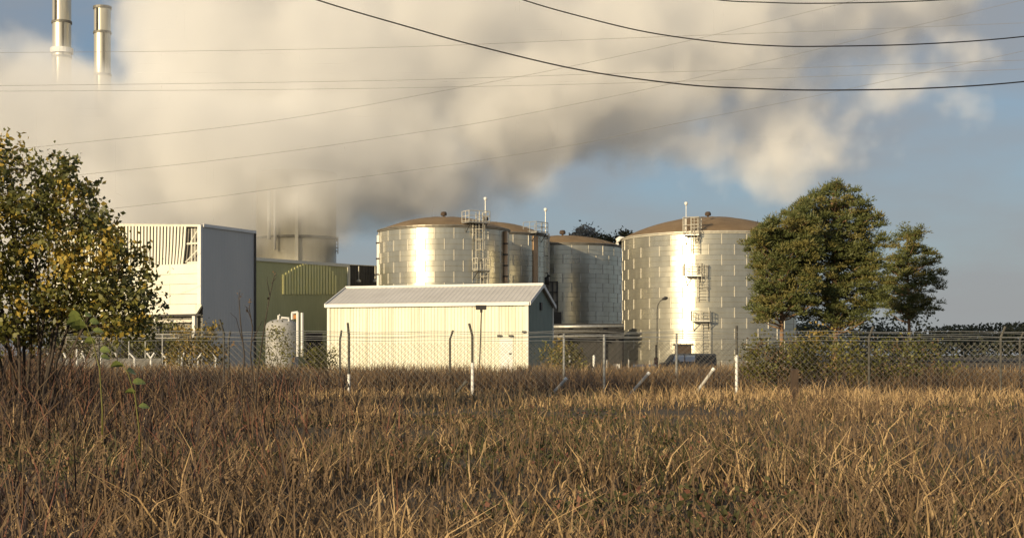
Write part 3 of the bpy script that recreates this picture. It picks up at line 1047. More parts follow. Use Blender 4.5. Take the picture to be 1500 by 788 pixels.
# ------------------------------------------------------------------ chimneys in the steam
def chimney(px, w_, top, rows_, label, d=236):
    t = thing('chimney', (gx(px, d), d, 0), label, 'chimney', 'chimneys standing in the steam')
    R = w_ / 2 * d / F
    x = gx(px, d)
    zs = [gz(v, d) for v in rows_]
    for i in range(len(zs) - 1):
        rr = R * (1.0 if i == 0 else 0.965)
        b = MB(); b.lathe((x, d), [(rr, zs[i]), (rr, zs[i + 1] - .05)], 28); b.build('stack_section', M['chimney'], t, smooth=True)
        b = MB(); b.lathe((x, d), [(rr, zs[i + 1] - .28), (R * 1.06, zs[i + 1] - .28), (R * 1.06, zs[i + 1] + .12), (rr * .9, zs[i + 1] + .12)], 28)
        b.build('flange', M['shell'], t)
        b = MB()
        u_ = R * (-.42 if i % 2 == 0 else .35)
        yy = d - math.sqrt(R * R - u_ * u_)
        b.box((x + u_ - .14, yy - .2, zs[i]), (x + u_ + .14, yy + .1, zs[i + 1] - .3)); b.build('cable_duct', M['post_dark'], t)
    return t, x, R, d
t, x, R, d = chimney(90.5, 28, -60, (520, 84, 33, -60), 'taller chimney at the far left running out of the picture')
b = MB(); b.lathe((x, d), [(R, gz(79, d)), (R + .3, gz(79, d)), (R + .3, gz(71.5, d)), (R, gz(71.5, d))], 20); b.build('collar', M['white'], t)
t, x, R, d = chimney(150, 25, 11, (520, 110, 48, 12), 'shorter chimney with its open top in view, right of the taller one')
b = MB(); b.lathe((x, d), [(R * 1.08, gz(14, d)), (R * 1.08, gz(10.5, d)), (R * .8, gz(10.5, d)), (R * .8, gz(16, d))], 24); b.build('rim', M['shell'], t)

# ------------------------------------------------------------------ small white tank on the left of the shed
d = 125
t = thing('gas_tank', (gx(413, d), d, 0), 'small white upright tank with domed top and pipe frame before the olive hall', 'tank')
x, s = gx(413, d), d / F
R = 24 * s
b = MB(); b.lathe((x, d), [(R, .5), (R, gz(478, d)), (R * .93, gz(473.5, d)), (R * .7, gz(470, d)), (R * .35, gz(467.6, d)), (0, gz(467, d))], 40); b.build('vessel', M['vessel'], t, smooth=True)
for k in range(4):
    b = MB(); aa = PI / 4 + k * PI / 2; b.box((x + R * .8 * math.cos(aa) - .1, d + R * .8 * math.sin(aa) - .1, 0), (x + R * .8 * math.cos(aa) + .1, d + R * .8 * math.sin(aa) + .1, .7)); b.build('leg', M['galv'], t)
b = MB(); b.tube([at(408, 470, d - .5), at(408, 462, d - .5), at(410, 461, d - .5)], .1, 6); b.tube([at(412, 468, d - .8), at(412, 465, d - .8), at(423, 466, d - .8), at(423, 471, d - .8)], .1, 6); b.build('top_pipe', M['white'], t)
d2 = d - 1.0
for px in (436, 442.5):
    b = MB(); b.tube([at(px, 522, d2), at(px, 457 if px < 440 else 458, d2)], .13, 6); b.build('frame_post', M['white'], t)
b = MB(); b.tube([at(427, 458.5, d2), at(436.2, 457.2, d2)], .12, 6); b.tube([at(428, 468, d2), at(428, 458.5, d2)], .12, 6); b.build('frame_beam', M['white'], t)
b = MB(); b.box((gx(429.2, d2), d2 - .05, gz(467, d2)), (gx(434.5, d2), d2 + .05, gz(461, d2))); b.build('notice_panel', M['orange'], t)

# ------------------------------------------------------------------ floodlight pole, street lamp
d = 84
t = thing('floodlight', (gx(702, d), d, 0), 'dark box floodlight on a thin pole in front of the cream shed wall', 'floodlight')
b = MB(); b.tube([(gx(701, d), d, 0), at(703, 520, d), at(705.2, 457, d)], .045, 6); b.build('pole', M['post_dark'], t)
b = MB(); b.box((gx(697, d), d - .14, gz(453.5, d)), (gx(712.5, d), d + .14, gz(447, d))); b.box((gx(703.2, d), d - .08, gz(457.5, d)), (gx(706.8, d), d + .08, gz(453.6, d))); b.build('lamp_housing', M['dark'], t)
d = 128
t = thing('street_lamp', (gx(962, d), d, 0), 'slim street lamp with curved arm in front of the brightest tank', 'street lamp')
b = MB(); b.tube([(gx(962.5, d), d, 0), at(962.5, 520, d), at(962.5, 455, d), at(964, 446, d), at(967.5, 440.5, d), at(972, 438, d)], .055, 6); b.build('pole', M['post_dark'], t)
b = MB(); b.tube([at(970, 438.3, d), at(974.5, 436.8, d), at(978, 436.2, d)], [.09, .2, .1], 6); b.build('lamp_head', M['dark'], t)

# ------------------------------------------------------------------ parked van, barrier, cabinet, bollards
def van():
    d = 118
    s = d / F
    x0, x1 = gx(971, d), gx(1050, d)
    w_ = 1.8
    t = thing('parked_van', ((x0 + x1) / 2, d, 0), 'dark blue windowed van parked before the brightest tank, half hidden by weeds', 'van')
    zr_, zw, z0 = gz(517.5, d), gz(532, d) + .0, .42
    Lc = x1 - x0
    prof = [(0.0, z0), (0.0, .95), (.03, 1.06), (.10, 1.12), (.20, zr_ - .12), (.24, zr_ - .02), (.5, zr_), (.97, zr_ - .02), (.995, zr_ - .12), (1.0, .7), (1.0, z0)]
    P = [(x0 + Lc * u, z) for u, z in prof]
    b = MB()
    n = len(P)
    inset = lambda z: .14 * max(0, (z - 1.0)) / (zr_ - 1.0)
    vs = [(x, d + inset(z), z) for x, z in P] + [(x, d + w_ - inset(z), z) for x, z in P]
    fs = [tuple(range(n)), tuple(range(2 * n - 1, n - 1, -1))] + [(k, n + k, n + (k + 1) % n, (k + 1) % n) for k in range(n)]
    b.mesh(vs, fs)
    b.build('body', M['car'], t)
    wins = [(.185, .235, .255, .40, 'glass'), (.42, .42, .60, .60, 'glass'), (.62, .62, .79, .79, 'glass_dark'), (.81, .81, .965, .955, 'glass_dark')]
    for a0, a1, b1, b0, m in wins:
        zt_, zb_ = zr_ - .16, 1.16
        b = MB()
        yb, yt = d + inset(zb_) - .012, d + inset(zt_) - .012
        if a0 == .185: a0, a1 = .19, .225
        q = [(x0 + Lc * a0, yb, zb_), (x0 + Lc * (b0 if a0 != .19 else .395), yb, zb_), (x0 + Lc * (b1 if a0 != .19 else .395), yt, zt_), (x0 + Lc * a1, yt, zt_)]
        b.mesh(q + [(x, y + .03, z) for x, y, z in q], [(0, 1, 2, 3), (4, 7, 6, 5), (0, 4, 5, 1), (1, 5, 6, 2), (2, 6, 7, 3), (3, 7, 4, 0)])
        b.build('window', M[m], t)
    for u in (.19, .80):
        cx, cz, r = x0 + Lc * u, .34, .34
        for yy in (d - .02, d + w_ - .20):
            b = MB()
            pts = [(cx, yy, cz), (cx, yy + .22, cz)]
            b.tube([(cx, yy, cz), (cx, yy + .22, cz)], r, 18)
            wh = b.build('wheel', M['black'], t)
            b = MB(); b.tube([(cx, yy - .015, cz), (cx, yy + .05, cz)], .2, 12); b.build('rim', M['galv'], wh)
    b = MB(); b.box((x0 - .03, d + .15, .72), (x0 + .05, d + .45, .9)); b.build('headlight', M['glass'], t)
    b = MB(); b.box((x1 - .05, d + .1, .85), (x1 + .02, d + .28, 1.25)); b.build('tail_light', M['red_dark'], t)
    b = MB(); b.box((x0 - .06, d + .06, .42), (x0 + .1, d + w_ - .06, .6)); b.build('bumper', M['dark'], t)
    b = MB(); b.box((x0 + Lc * .27, d - .17, 1.14), (x0 + Lc * .3, d + .02, 1.32)); b.build('wing_mirror', M['dark'], t)
van()
d = 126
t = thing('equipment_cabinet', (gx(1002, d), d, 0), 'dark equipment cabinet with overhanging lid rising behind the parked van', 'cabinet')
b = MB(); b.box((gx(992, d), d, 0), (gx(1013, d), d + 1.2, gz(506, d))); b.build('casing', M['brown_dark'], t)
b = MB(); b.box((gx(990, d), d - .15, gz(506, d) + .003), (gx(1016, d), d + 1.3, gz(503.5, d))); b.build('lid', M['dark'], t)
d = 112
t = thing('boom_barrier', (gx(960, d), d, 0), 'white boom barrier lowered from a dark red post left of the van', 'barrier')
b = MB(); b.box((gx(959, d), d, 0), (gx(964, d), d + .3, gz(524, d))); b.build('post', M['red_dark'], t)
b = MB(); b.box((gx(927, d), d - .12, gz(537, d)), (gx(961, d), d - .01, gz(533.5, d))); b.build('boom', M['white'], t)
b = MB(); b.box((gx(960.4, d), d + .05, gz(524, d)), (gx(962.4, d), d + .17, gz(505, d))); b.build('mast', M['brown_dark'], t)
for px, y0, y1, lb in ((834, 517, 536, 'white marker post under the bush beside the shed gable'), (870, 520, 540, 'tall white marker post midway between the shed and the barrier'),
                       (889, 527, 542, 'pale short marker post just right of the tall white one'), (921, 526, 540, 'thin pale marker post nearest the boom barrier')):
    d = 97
    b = MB()
    r = (1.9 if px in (834, 870) else 1.1) * d / F
    b.lathe((gx(px, d), d), [(r, -.1), (r, gz(y0 + 1.5, d)), (r * .6, gz(y0, d)), (0, gz(y0 - .3, d))], 10)
    tag(b.build('marker_post', M['white'] if px in (834, 870) else M['concrete'], None, (gx(px, d), d, 0), smooth=True), lb, 'post', 'marker posts on the yard edge')
d = 103
t = thing('white_box', (gx(903, d), d, 0), 'small white box on legs at the yard edge left of the barrier', 'box')
b = MB(); b.box((gx(899, d), d, gz(540.5, d)), (gx(908, d), d + .4, gz(533, d))); b.build('casing', M['white'], t)
for px in (900, 907):
    b = MB(); b.box((gx(px, d) - .04, d + .15, 0), (gx(px, d) + .04, d + .25, gz(540.5, d) - .003)); b.build('leg', M['galv'], t)

# ------------------------------------------------------------------ vegetation helpers
def leaf_quads(centres, size, jit=0.35, up=0.0, fold=True):
    """numpy: one rhombic leaf per centre, random attitude; returns V, F"""
    n = len(centres)
    c = np.asarray(centres, dtype=np.float64)
    a = nr.normal(size=(n, 3)); a[:, 2] += up
    a /= np.linalg.norm(a, axis=1)[:, None]
    b = np.cross(a, nr.normal(size=(n, 3)))
    b /= np.linalg.norm(b, axis=1)[:, None]
    s = size * (1 + jit * nr.uniform(-1, 1, n))[:, None]
    nn = np.cross(a, b) * s * 0.12
    V = np.stack([c - a * s * .55, c + b * s * .36 + nn, c + a * s * .6, c - b * s * .36 + nn], axis=1).reshape(-1, 3)
    Fc = np.arange(4 * n).reshape(n, 4)
    return V, Fc


def inside(poly, x, y):
    r = False
    j = len(poly) - 1
    for i in range(len(poly)):
        (xi, yi), (xj, yj) = poly[i], poly[j]
        if (yi > y) != (yj > y) and x < (xj - xi) * (y - yi) / (yj - yi) + xi: r = not r
        j = i
    return r


def clumps_in(poly, n, d, depth, mind=0.0):
    """clump centres inside a crown whose side view is poly (a plan for this viewing side), real depth spread"""
    xs_ = [p[0] for p in poly]; ys_ = [p[1] for p in poly]
    out = []
    tries = 0
    while len(out) < n and tries < n * 60:
        tries += 1
        x, y = rnd.uniform(min(xs_), max(xs_)), rnd.uniform(min(ys_), max(ys_))
        if not inside(poly, x, y): continue
        dd = d + rnd.uniform(-1, 1) * depth
        p = at(x, y, d); p.y = dd
        if mind and any((p - q).length < mind for q in out): continue
        out.append(p)
    return out


def leafy(name, label, cat, base, poly, d, depth, nclump, nleaf, rad, lsize, mats, weights, stems=5, srad=.05, group=None, twig=True, spread=.5, mind=0.0, goldright=None):
    """shrub or broadleaved tree: stems, twigs out to each leaf clump, crown of separate leaves"""
    t = thing(name, base, label, cat, group)
    base = Vector(base)
    cl = clumps_in(poly, nclump, d, depth, mind)
    # stems
    paths = []
    cx_ = sum(c.x for c in cl) / len(cl); ztop_ = max(c.z for c in cl)
    xs_ = sorted(c.x for c in cl)
    for k in range(stems):
        tx = xs_[int((k + .5) / stems * (len(xs_) - 1))]
        tz = max([c.z for c in cl if abs(c.x - tx) < .8] or [ztop_]) * rnd.uniform(.82, .96)
        ty = d + rnd.uniform(-.6, .6) * depth
        b0 = base + Vector(((tx - base.x) * .22 + rnd.uniform(-.1, .1) * spread, rnd.uniform(-.4, .4) * spread, -.05))
        pts = []
        for i in range(8):
            f = i / 7
            pts.append(Vector((b0.x + (tx - b0.x) * f ** 1.4 + rnd.uniform(-.06, .06) * (i > 0), b0.y + (ty - b0.y) * f ** 1.3 + rnd.uniform(-.06, .06) * (i > 0), b0.z + (tz - b0.z) * f)))
        paths.append(pts)
        b = MB()
        b.tube(pts, [srad * (1 - .82 * i / 7) for i in range(8)], 6)
        b.build('trunk' if stems == 1 else 'stem', M['bark'], t, smooth=True)
    if twig:
        b = MB()
        allp = [p for q in paths for p in q]
        for c in cl:
            cand = [p for p in allp if p.z < c.z + .1 and p.z > base.z + .25]
            if not cand: continue
            p = min(cand, key=lambda q: (q - c).length + .35 * max(0, .3 - (c.z - q.z)))
            m_ = p.lerp(c, .55) + Vector((rnd.uniform(-.1, .1), rnd.uniform(-.1, .1), -.06 * (c - p).length))
            r = srad * .22
            b.tube([p, m_, c], [r, r * .7, r * .35], 4, cap=False)
        if b.v: stuff(b.build('twigs', M['bark'], t))
    cs, mi = [], []
    for c in cl:
        w_ = list(weights)
        if goldright is not None:
            fx = (c.x * F / d + CX)
            w_[-1] *= goldright(fx, HZ - (c.z - EYE) * F / d)
        mm = rnd.choices(range(len(mats)), w_)[0]
        k = max(3, int(nleaf * rnd.uniform(.6, 1.4)))
        g_ = nr.normal(size=(k, 3)) * rad * rnd.uniform(.7, 1.2)
        cs.append(np.array(c) + g_)
        mi.append(np.where(nr.uniform(size=k) < .8, mm, nr.integers(0, len(mats), k)))
    cs = np.concatenate(cs); mi = np.concatenate(mi)
    cs[:, 2] = np.maximum(cs[:, 2], base.z + .05)
    V, Fc = leaf_quads(cs - np.array(base), lsize, up=.1)
    np_mesh('crown', V, Fc, [M[m] for m in mats], mi, t)
    return t


def pine(px, d, label, poly, depth, ncl, trunk_r=.17, lean=0.0):
    base = Vector((gx(px, d), d, gnd(gx(px, d), d)))
    t = thing('pine_tree', base, label, 'pine tree', 'pines beyond the fence')
    ys_ = [p[1] for p in poly]
    top = gz(min(ys_), d) - .5
    b = MB()
    pts = []
    for i in range(10):
        f = i / 9
        pts.append((base.x + lean * f + .09 * math.sin(f * 5), d + .08 * math.cos(f * 4), base.z - .1 + (top - base.z) * f))
    b.tube(pts, [trunk_r * (1 - .8 * i / 9) for i in range(10)], 8)
    b.build('trunk', M['pine_bark'], t, smooth=True)
    cl = clumps_in(poly, ncl, d, depth)
    # limbs: one per six clumps, the clump nearest its end
    b = MB()
    for c in cl[::4]:
        if abs(c.x - base.x) > 1.6: continue
        hz_ = math.hypot(c.x - base.x, c.y - d)
        z0 = min(max(c.z - .30 * hz_ - .2, base.z + 2.2), top)
        f = (z0 - base.z) / (top - base.z)
        p = Vector((base.x + lean * f, d, z0))
        m_ = p.lerp(c, .5) + Vector((0, 0, -.12))
        b.tube([p, m_, c], [.055, .035, .012], 5, cap=False)
    stuff(b.build('limbs', M['pine_bark'], t))
    T_, mi = [], []
    for c in cl:
        k = rnd.randint(70, 110)
        r = rnd.uniform(.26, .55)
        # needle bunches: short flat sprays pointing outward and up
        o_ = nr.normal(size=(k, 3)); o_[:, 2] = np.abs(o_[:, 2]) * .8 - .15
        o_ /= np.linalg.norm(o_, axis=1)[:, None]
        p0 = np.array(c) + o_ * r * nr.uniform(.15, .95, (k, 1)) * np.array([1, 1, .95])
        dirv = o_ + nr.normal(size=(k, 3)) * .35 + np.array([0, 0, .25])
        dirv /= np.linalg.norm(dirv, axis=1)[:, None]
        sd = np.cross(dirv, nr.normal(size=(k, 3)))
        sd /= np.linalg.norm(sd, axis=1)[:, None]
        ln, wd = nr.uniform(.12, .22, (k, 1)), nr.uniform(.022, .04, (k, 1))
        T_.append(np.stack([p0 - sd * wd, p0 + sd * wd, p0 + dirv * ln], axis=1).reshape(-1, 3))
        mi.append(np.full(k, 0 if rnd.random() < .68 else 1))
    V = np.concatenate(T_) - np.array(base)
    np_mesh('crown', V, np.arange(len(V)).reshape(-1, 3), [M['needle'], M['needle2']], np.concatenate(mi), t)
    return t


def blades(name, X, Y, h, wd, mats, mi, lean=.35, z0=None, label=None, cat='grass'):
    n = len(X)
    Z = np.array([gnd(x, y) for x, y in zip(X, Y)]) - .02
    az = nr.uniform(0, 2 * PI, n)
    ca, sa = np.cos(az), np.sin(az)
    lx, ly = nr.normal(size=n) * lean * h, nr.normal(size=n) * lean * h
    w2 = wd
    c0 = np.stack([X - ca * w2, Y - sa * w2, Z], 1)
    c1 = np.stack([X + ca * w2, Y + sa * w2, Z], 1)
    m0 = np.stack([X + lx * .35 - ca * w2 * .7, Y + ly * .35 - sa * w2 * .7, Z + h * .6], 1)
    m1 = np.stack([X + lx * .35 + ca * w2 * .7, Y + ly * .35 + sa * w2 * .7, Z + h * .6], 1)
    t0 = np.stack([X + lx - ca * w2 * .2, Y + ly - sa * w2 * .2, Z + h], 1)
    t1 = np.stack([X + lx + ca * w2 * .2, Y + ly + sa * w2 * .2, Z + h], 1)
    V = np.stack([c0, c1, m0, m1, t0, t1], 1).reshape(-1, 3)
    b0 = np.arange(n) * 6
    Fc = np.concatenate([np.stack([b0, b0 + 1, b0 + 3, b0 + 2], 1), np.stack([b0 + 2, b0 + 3, b0 + 5, b0 + 4], 1)])
    o = np_mesh(name, V, Fc, mats, np.concatenate([mi, mi]))
    tag(o, label, cat, kind='stuff')
    return o


def field(n, d0, d1, pw=1.6, pad=80, px0=0, px1=1500):
    """random ground points between two distances, thinner far off"""
    u = nr.uniform(size=n)
    e = 1 - pw + 1
    Y = (d0 ** e + u * (d1 ** e - d0 ** e)) ** (1 / e)
    X = (nr.uniform(px0 - pad, px1 + pad, n) - CX) * Y / F
    return X, Y


def nz2(X, Y, s, o=0.0):
    return np.array([noise.noise(Vector((x * s, y * s, o))) for x, y in zip(X, Y)])


# ------------------------------------------------------------------ ground cover
X, Y = field(60000, 8.5, 57, 1.5)
k = nz2(X, Y, .16) + .6 * nz2(X, Y, .7, 5)
k2 = nz2(X, Y, .11, 20)
keep = (k > -.38) | (Y > 46)
X, Y, k, k2 = X[keep], Y[keep], k[keep], k2[keep]
far_ = np.clip((Y - 40) / 12, 0, 1)
flat = np.clip(.5 + 1.6 * nz2(X, Y, .3, 31), .35, 1.25) * (1 - far_) + far_
h = np.clip(nr.gamma(6, .055, len(X)) + .16 * k, .06, .9) * flat
r_ = nr.uniform(size=len(X))
green = np.clip(.12 + .9 * k2, 0, .75) * (1 - .8 * far_)
mi = np.where(nr.uniform(size=len(X)) < green, 2, np.where(r_ < .16 + .62 * far_ + .75 * np.clip(k - .1, 0, 1), 0, 1))
blades('dry_grass', X, Y, h, nr.uniform(.004, .012, len(X)) * (1 + Y / 45), [M['straw'], M['straw_brown'], M['grass_green']], mi, lean=.5, label='dry tan and brown grass in front of the fences')
# tall thin flowering stalks with ragged brown heads scattered through the grass
X, Y = field(900, 10, 56, 1.5)
cs = []
V_, F_ = [], []
for x, y in zip(X, Y):
    if noise.noise(Vector((x * .2, y * .2, 40))) < -.05: continue
    hh = rnd.uniform(.5, 1.05); z = gnd(x, y)
    lx, ly = rnd.gauss(0, .14), rnd.gauss(0, .1)
    cs.append(np.array([x + lx, y + ly, z + hh]) + nr.normal(size=(14, 3)) * np.array([.018, .018, .06]))
    wd = .004 * (1 + y / 30)
    i0 = len(V_)
    V_ += [(x - wd, y, z), (x + wd, y, z), (x + lx + wd * .5, y + ly, z + hh), (x + lx - wd * .5, y + ly, z + hh)]
    F_.append((i0, i0 + 1, i0 + 2, i0 + 3))
V, Fc = leaf_quads(np.concatenate(cs), .028)
V = np.concatenate([np.array(V_), V]); Fc = np.concatenate([np.array(F_), Fc + len(V_)])
tag(np_mesh('seed_stalks', V, Fc, [M['straw_brown']]), 'scattered brown seed stalks standing above the grass', 'weeds', kind='stuff')
# low green and reddish leafy weeds in patches
X, Y = field(2600, 9, 56, 1.5)
k = nz2(X, Y, .16, 50)
keep = k > .12
cs = [np.array([x, y, gnd(x, y) + .07]) + nr.normal(size=(16, 3)) * np.array([.16, .16, .06]) for x, y in zip(X[keep], Y[keep])]
cs = np.concatenate(cs); cs[:, 2] = np.maximum(cs[:, 2], .0)
V, Fc = leaf_quads(cs, .07, up=.6)
tag(np_mesh('leafy_weeds', V, Fc, [M['grass_green'], M['stem_red']], np.where(nr.uniform(size=len(Fc)) < .85, 0, 1)), 'patches of low green leafy weeds in the grass', 'weeds', kind='stuff')
# dark bramble stems in the foreground and under the tree
X, Y = field(15000, 9, 57, 1.4, px1=520)
k = nz2(X, Y, .25, 9)
keep = k > -.1
X, Y = X[keep], Y[keep]
px_ = X * F / Y + CX
keep = nr.uniform(size=len(X)) < np.clip(1.3 - px_ / 420, .12, 1)
X, Y = X[keep], Y[keep]
px_ = X * F / Y + CX
h = np.clip(nr.normal(.75, .3, len(X)), .2, 1.6) * np.clip(Y / 34, .55, 1) * (1 + 1.1 * np.clip((190 - px_) / 120, 0, 1) * np.clip((Y - 28) / 10, 0, 1))
mi = nr.choice(3, len(X), p=[.5, .36, .14])
blades('bramble_stems', X, Y, h, nr.uniform(.006, .013, len(X)) * (1 + Y / 45), [M['stem_dark'], M['straw_brown'], M['stem_red']], mi, lean=.45, label='dark tangled bramble stems at the foot of the yellowing tree', cat='brambles')
X, Y = field(900, 34, 57, 1.2, px1=480)
px_ = X * F / Y + CX
keep = nr.uniform(size=len(X)) < np.clip(1.25 - px_ / 480, .2, 1)
X, Y, px_ = X[keep], Y[keep], px_[keep]
h = nr.uniform(.9, 1.5, len(X)) * (1 + .55 * np.clip((200 - px_) / 150, 0, 1))
blades('bare_stems', X, Y, h, nr.uniform(.006, .012, len(X)) * (1 + Y / 60), [M['stem_dark'], M['stem_red'], M['straw_brown']], nr.choice(3, len(X), p=[.5, .2, .3]), lean=.16, label='tall bare reddish brown stems at the lower left before the fence', cat='weeds')
# dark thicket behind the front fence
X, Y = field(20000, 59.5, 74, 1.2)
h = np.clip(nr.normal(.80, .18, len(X)) + .45 * nz2(X, Y, .4, 2), .25, 1.3)
mi = np.where(nr.uniform(size=len(X)) < .50 + 1.1 * nz2(X, Y, .22, 8), 0, 1)
blades('thicket', X, Y, h, nr.uniform(.012, .03, len(X)), [M['stem_dark'], M['straw_brown']], mi, lean=.28, label='dark purplish dead thicket between the two chain link fences', cat='thicket')
X, Y = field(20000, 74, 96, 1.2)
keep = ~((X > gx(470, 92)) & (X < 14) & (Y > 93.5))
X, Y = X[keep], Y[keep]
h = np.clip(nr.normal(.92, .16, len(X)) + .5 * nz2(X, Y, .45, 4), .3, 1.5)
mi = np.where(nr.uniform(size=len(X)) < .34 + .4 * nz2(X, Y, .3, 9), 0, np.where(nr.uniform(size=len(X)) < .8, 1, 2))
blades('dead_weeds', X, Y, h, nr.uniform(.014, .035, len(X)), [M['straw'], M['straw_brown'], M['stem_dark']], mi, lean=.25, label='orange brown dead weeds along the foot of the shed', cat='weeds')

# ------------------------------------------------------------------ fences
def chain_fence(name, label, d, x0, x1, posts, zmesh, barbs, pitch, group=None):
    t = thing(name, ((x0 + x1) / 2, d, 0), label, 'fence', group)
    for (px, ytop, ybend, dx, mt, ysleeve) in posts:
        x = gx(px, d)
        zb_ = gnd(x, d) - .1
        b = MB()
        if ybend: b.tube([(x, d, zb_), (x, d, gz(ybend, d)), (gx(px + dx, d), d - .12, gz(ytop, d))], .052, 7)
        else: b.tube([(x, d, zb_), (x, d, gz(ytop, d))], .055, 7)
        o = b.build('post', M[mt], t)
        if ysleeve:
            b = MB(); b.tube([(x, d, zb_), (x, d, gz(ysleeve, d))], .064, 8); b.build('sleeve', M['white'], o)
    b = MB()
    zb_, hh = .06, zmesh - .06
    n = int((x1 - x0) / pitch)
    for k in range(-int(hh / pitch) - 1, n + 1):
        for sg in (1, -1):
            xa = x0 + k * pitch
            pts = [(xa, zb_), (xa + hh, zmesh)] if sg == 1 else [(xa + hh, zb_), (xa, zmesh)]
            if max(xa, xa + hh) > x1 + 1: continue
            b.tube([(q[0], d - .065 + .012 * sg, q[1]) for q in pts], .006, 3, cap=False)
    stuff(b.build('wire_mesh', M['mesh_wire'], t))
    for py in barbs:
        b = MB()
        z = gz(py, d)
        pts = []
        k = 0
        x = x0
        while x <= x1 + .01:
            pts.append((x, d - .08 - .03 * (z - zmesh), z + .03 * math.sin(x * 1.16) + .015 * rnd.uniform(-1, 1)))
            x += 1.35
        b.tube(pts, .011, 4)
        b.build('barbed_wire', M['galv'], t)
    return t
DF, DR = 58.0, 66.5
chain_fence('chain_link_fence', 'nearer chain link fence with cranked posts and barbed wire, along the tan grass', DF, -26, 30,
            [(-38, 470, 489, -5, 'post_dark', 0), (145, 470, 489, -5, 'post_dark', 0), (328, 468, 488, -6, 'post_dark', 0), (511, 473, 490, -1.5, 'post_dark', 548), (692, 474, 492, -5, 'post_dark', 531), (885, 490, 0, 0, 'galv', 0),
             (1079, 477, 0, 0, 'post_dark', 520), (1273, 478, 494, 5, 'post_dark', 0), (1466, 478, 494, 5, 'post_dark', 0)], 2.24, (486, 493, 499), .26, 'chain link fences across the view')
chain_fence('chain_link_fence', 'second chain link fence standing in the thicket behind the nearer one', DR, -29, 33,
            [(8, 485, 497, 3, 'post_dark', 0), (172, 485, 497, 3, 'post_dark', 0), (335, 485, 497, 3, 'post_dark', 0), (498, 484, 497, 2.5, 'post_dark', 0), (659, 484, 497, 4.5, 'post_dark', 0), (826, 489, 0, 0, 'galv', 0), (991, 488, 0, 0, 'galv', 0),
             (1166, 492, 0, 0, 'galv', 0), (1330, 486, 498, 4, 'post_dark', 0), (1494, 486, 498, 4, 'post_dark', 0)], 2.3, (489, 495), .30, 'chain link fences across the view')

# short leaning stakes in the grass in front
for (x1, y1, x0, m, lb) in ((828, 556, 800, 'white', 'white leaning stake in the grass, left of the pale fence post'), (949, 548, 915, 'white', 'white leaning stake in the grass below the boom barrier'),
                            (1044, 542, 1012, 'white', 'white leaning stake in the grass below the rear of the van'), (508, 566, 491, 'post_dark', 'dark leaning stake at the foot of the fence post left of the shed'),
                            (681, 561, 659, 'post_dark', 'dark leaning stake beside the white sleeved post before the shed'), (299, 569, 280, 'post_dark', 'dark leaning stake left of the cranked post by the bare saplings')):
    d = 55.0
    p0 = Vector((gx(x0, d), d + .1, gnd(gx(x0, d), d) - .15)); p1 = at(x1, y1, d)
    t = thing('leaning_stake', p0, lb, 'stake', 'leaning stakes in the grass')
    b = MB(); b.tube([p0, p1], .062, 7); b.build('shaft', M[m if m != 'white' else 'concrete'], t)
    v = (p1 - p0).normalized()
    b = MB(); b.tube([p1 - v * .02, p1 + v * .10], [.075, .07], 8); b.build('cap', M['white' if m == 'white' else 'post_dark'], t)
d = 50
b = MB()
b.box((gx(1160, d), d, -.1), (gx(1169.5, d), d + .2, gz(540, d)))
b.v[4] = (*b.v[4][:2], b.v[4][2] - .05)
tag(b.build('wooden_stake', M['brown_dark'], None, (gx(1165, d), d, 0)), 'thick dark wooden stake at the edge of the shrubs under the pine', 'stake')

# far fence posts on the left
d = 108
t = thing('perimeter_fence', (gx(180, d), d, 0), 'far row of short white cranked posts on the left beyond the brambles', 'fence')
for px, a1, a2 in ((74, -5, 6), (97, -4, 0), (112.5, 0, 0), (124, -5, 0), (148, -4, 2), (173, -5, 0), (197, -8, 0), (221, -6, 5), (243, -6, 0), (266, 4, 0), (290, 6, 0), (316, -4, 0)):
    b = MB()
    zt_ = gz(510 if px == 112.5 else 524, d)
    b.tube([(gx(px, d), d, 0), (gx(px, d), d, zt_)], .075, 6)
    for a_ in (a1, a2):
        if a_: b.tube([(gx(px, d), d, zt_ - .05), at(px + a_, 516.5, d)], .07, 6)
    b.build('post', M['white'], t)
for py in (527, 535):
    b = MB(); b.tube([at(60, py, d + .05), at(330, py, d + .05)], .018, 4); b.build('wire', M['galv'], t)
d = 116
t = thing('low_wall', (gx(150, d), d, 0), 'low grey concrete wall behind the far white posts', 'wall')
for k in range(8):
    b = MB(); x0 = gx(60 + 22 * k, d); x1 = gx(60 + 22 * (k + 1), d) - .02
    b.box((x0, d, 0), (x1, d + .2, gz(525, d) + .02 * (k % 2))); b.build('panel', M['wall_grey'], t)
d = 124
t = thing('handrail', (gx(230, d), d, 0), 'pale double handrail below the slatted building front', 'handrail')
for py in (490, 495.5):
    b = MB(); b.tube([at(188, py, d), at(263, py - .5, d)], .07, 6); b.build('rail', M['concrete'], t)
for px in (189, 213, 238, 262):
    b = MB(); b.tube([(gx(px, d), d, 0), at(px, 490, d)], .06, 6); b.build('post', M['galv'], t)

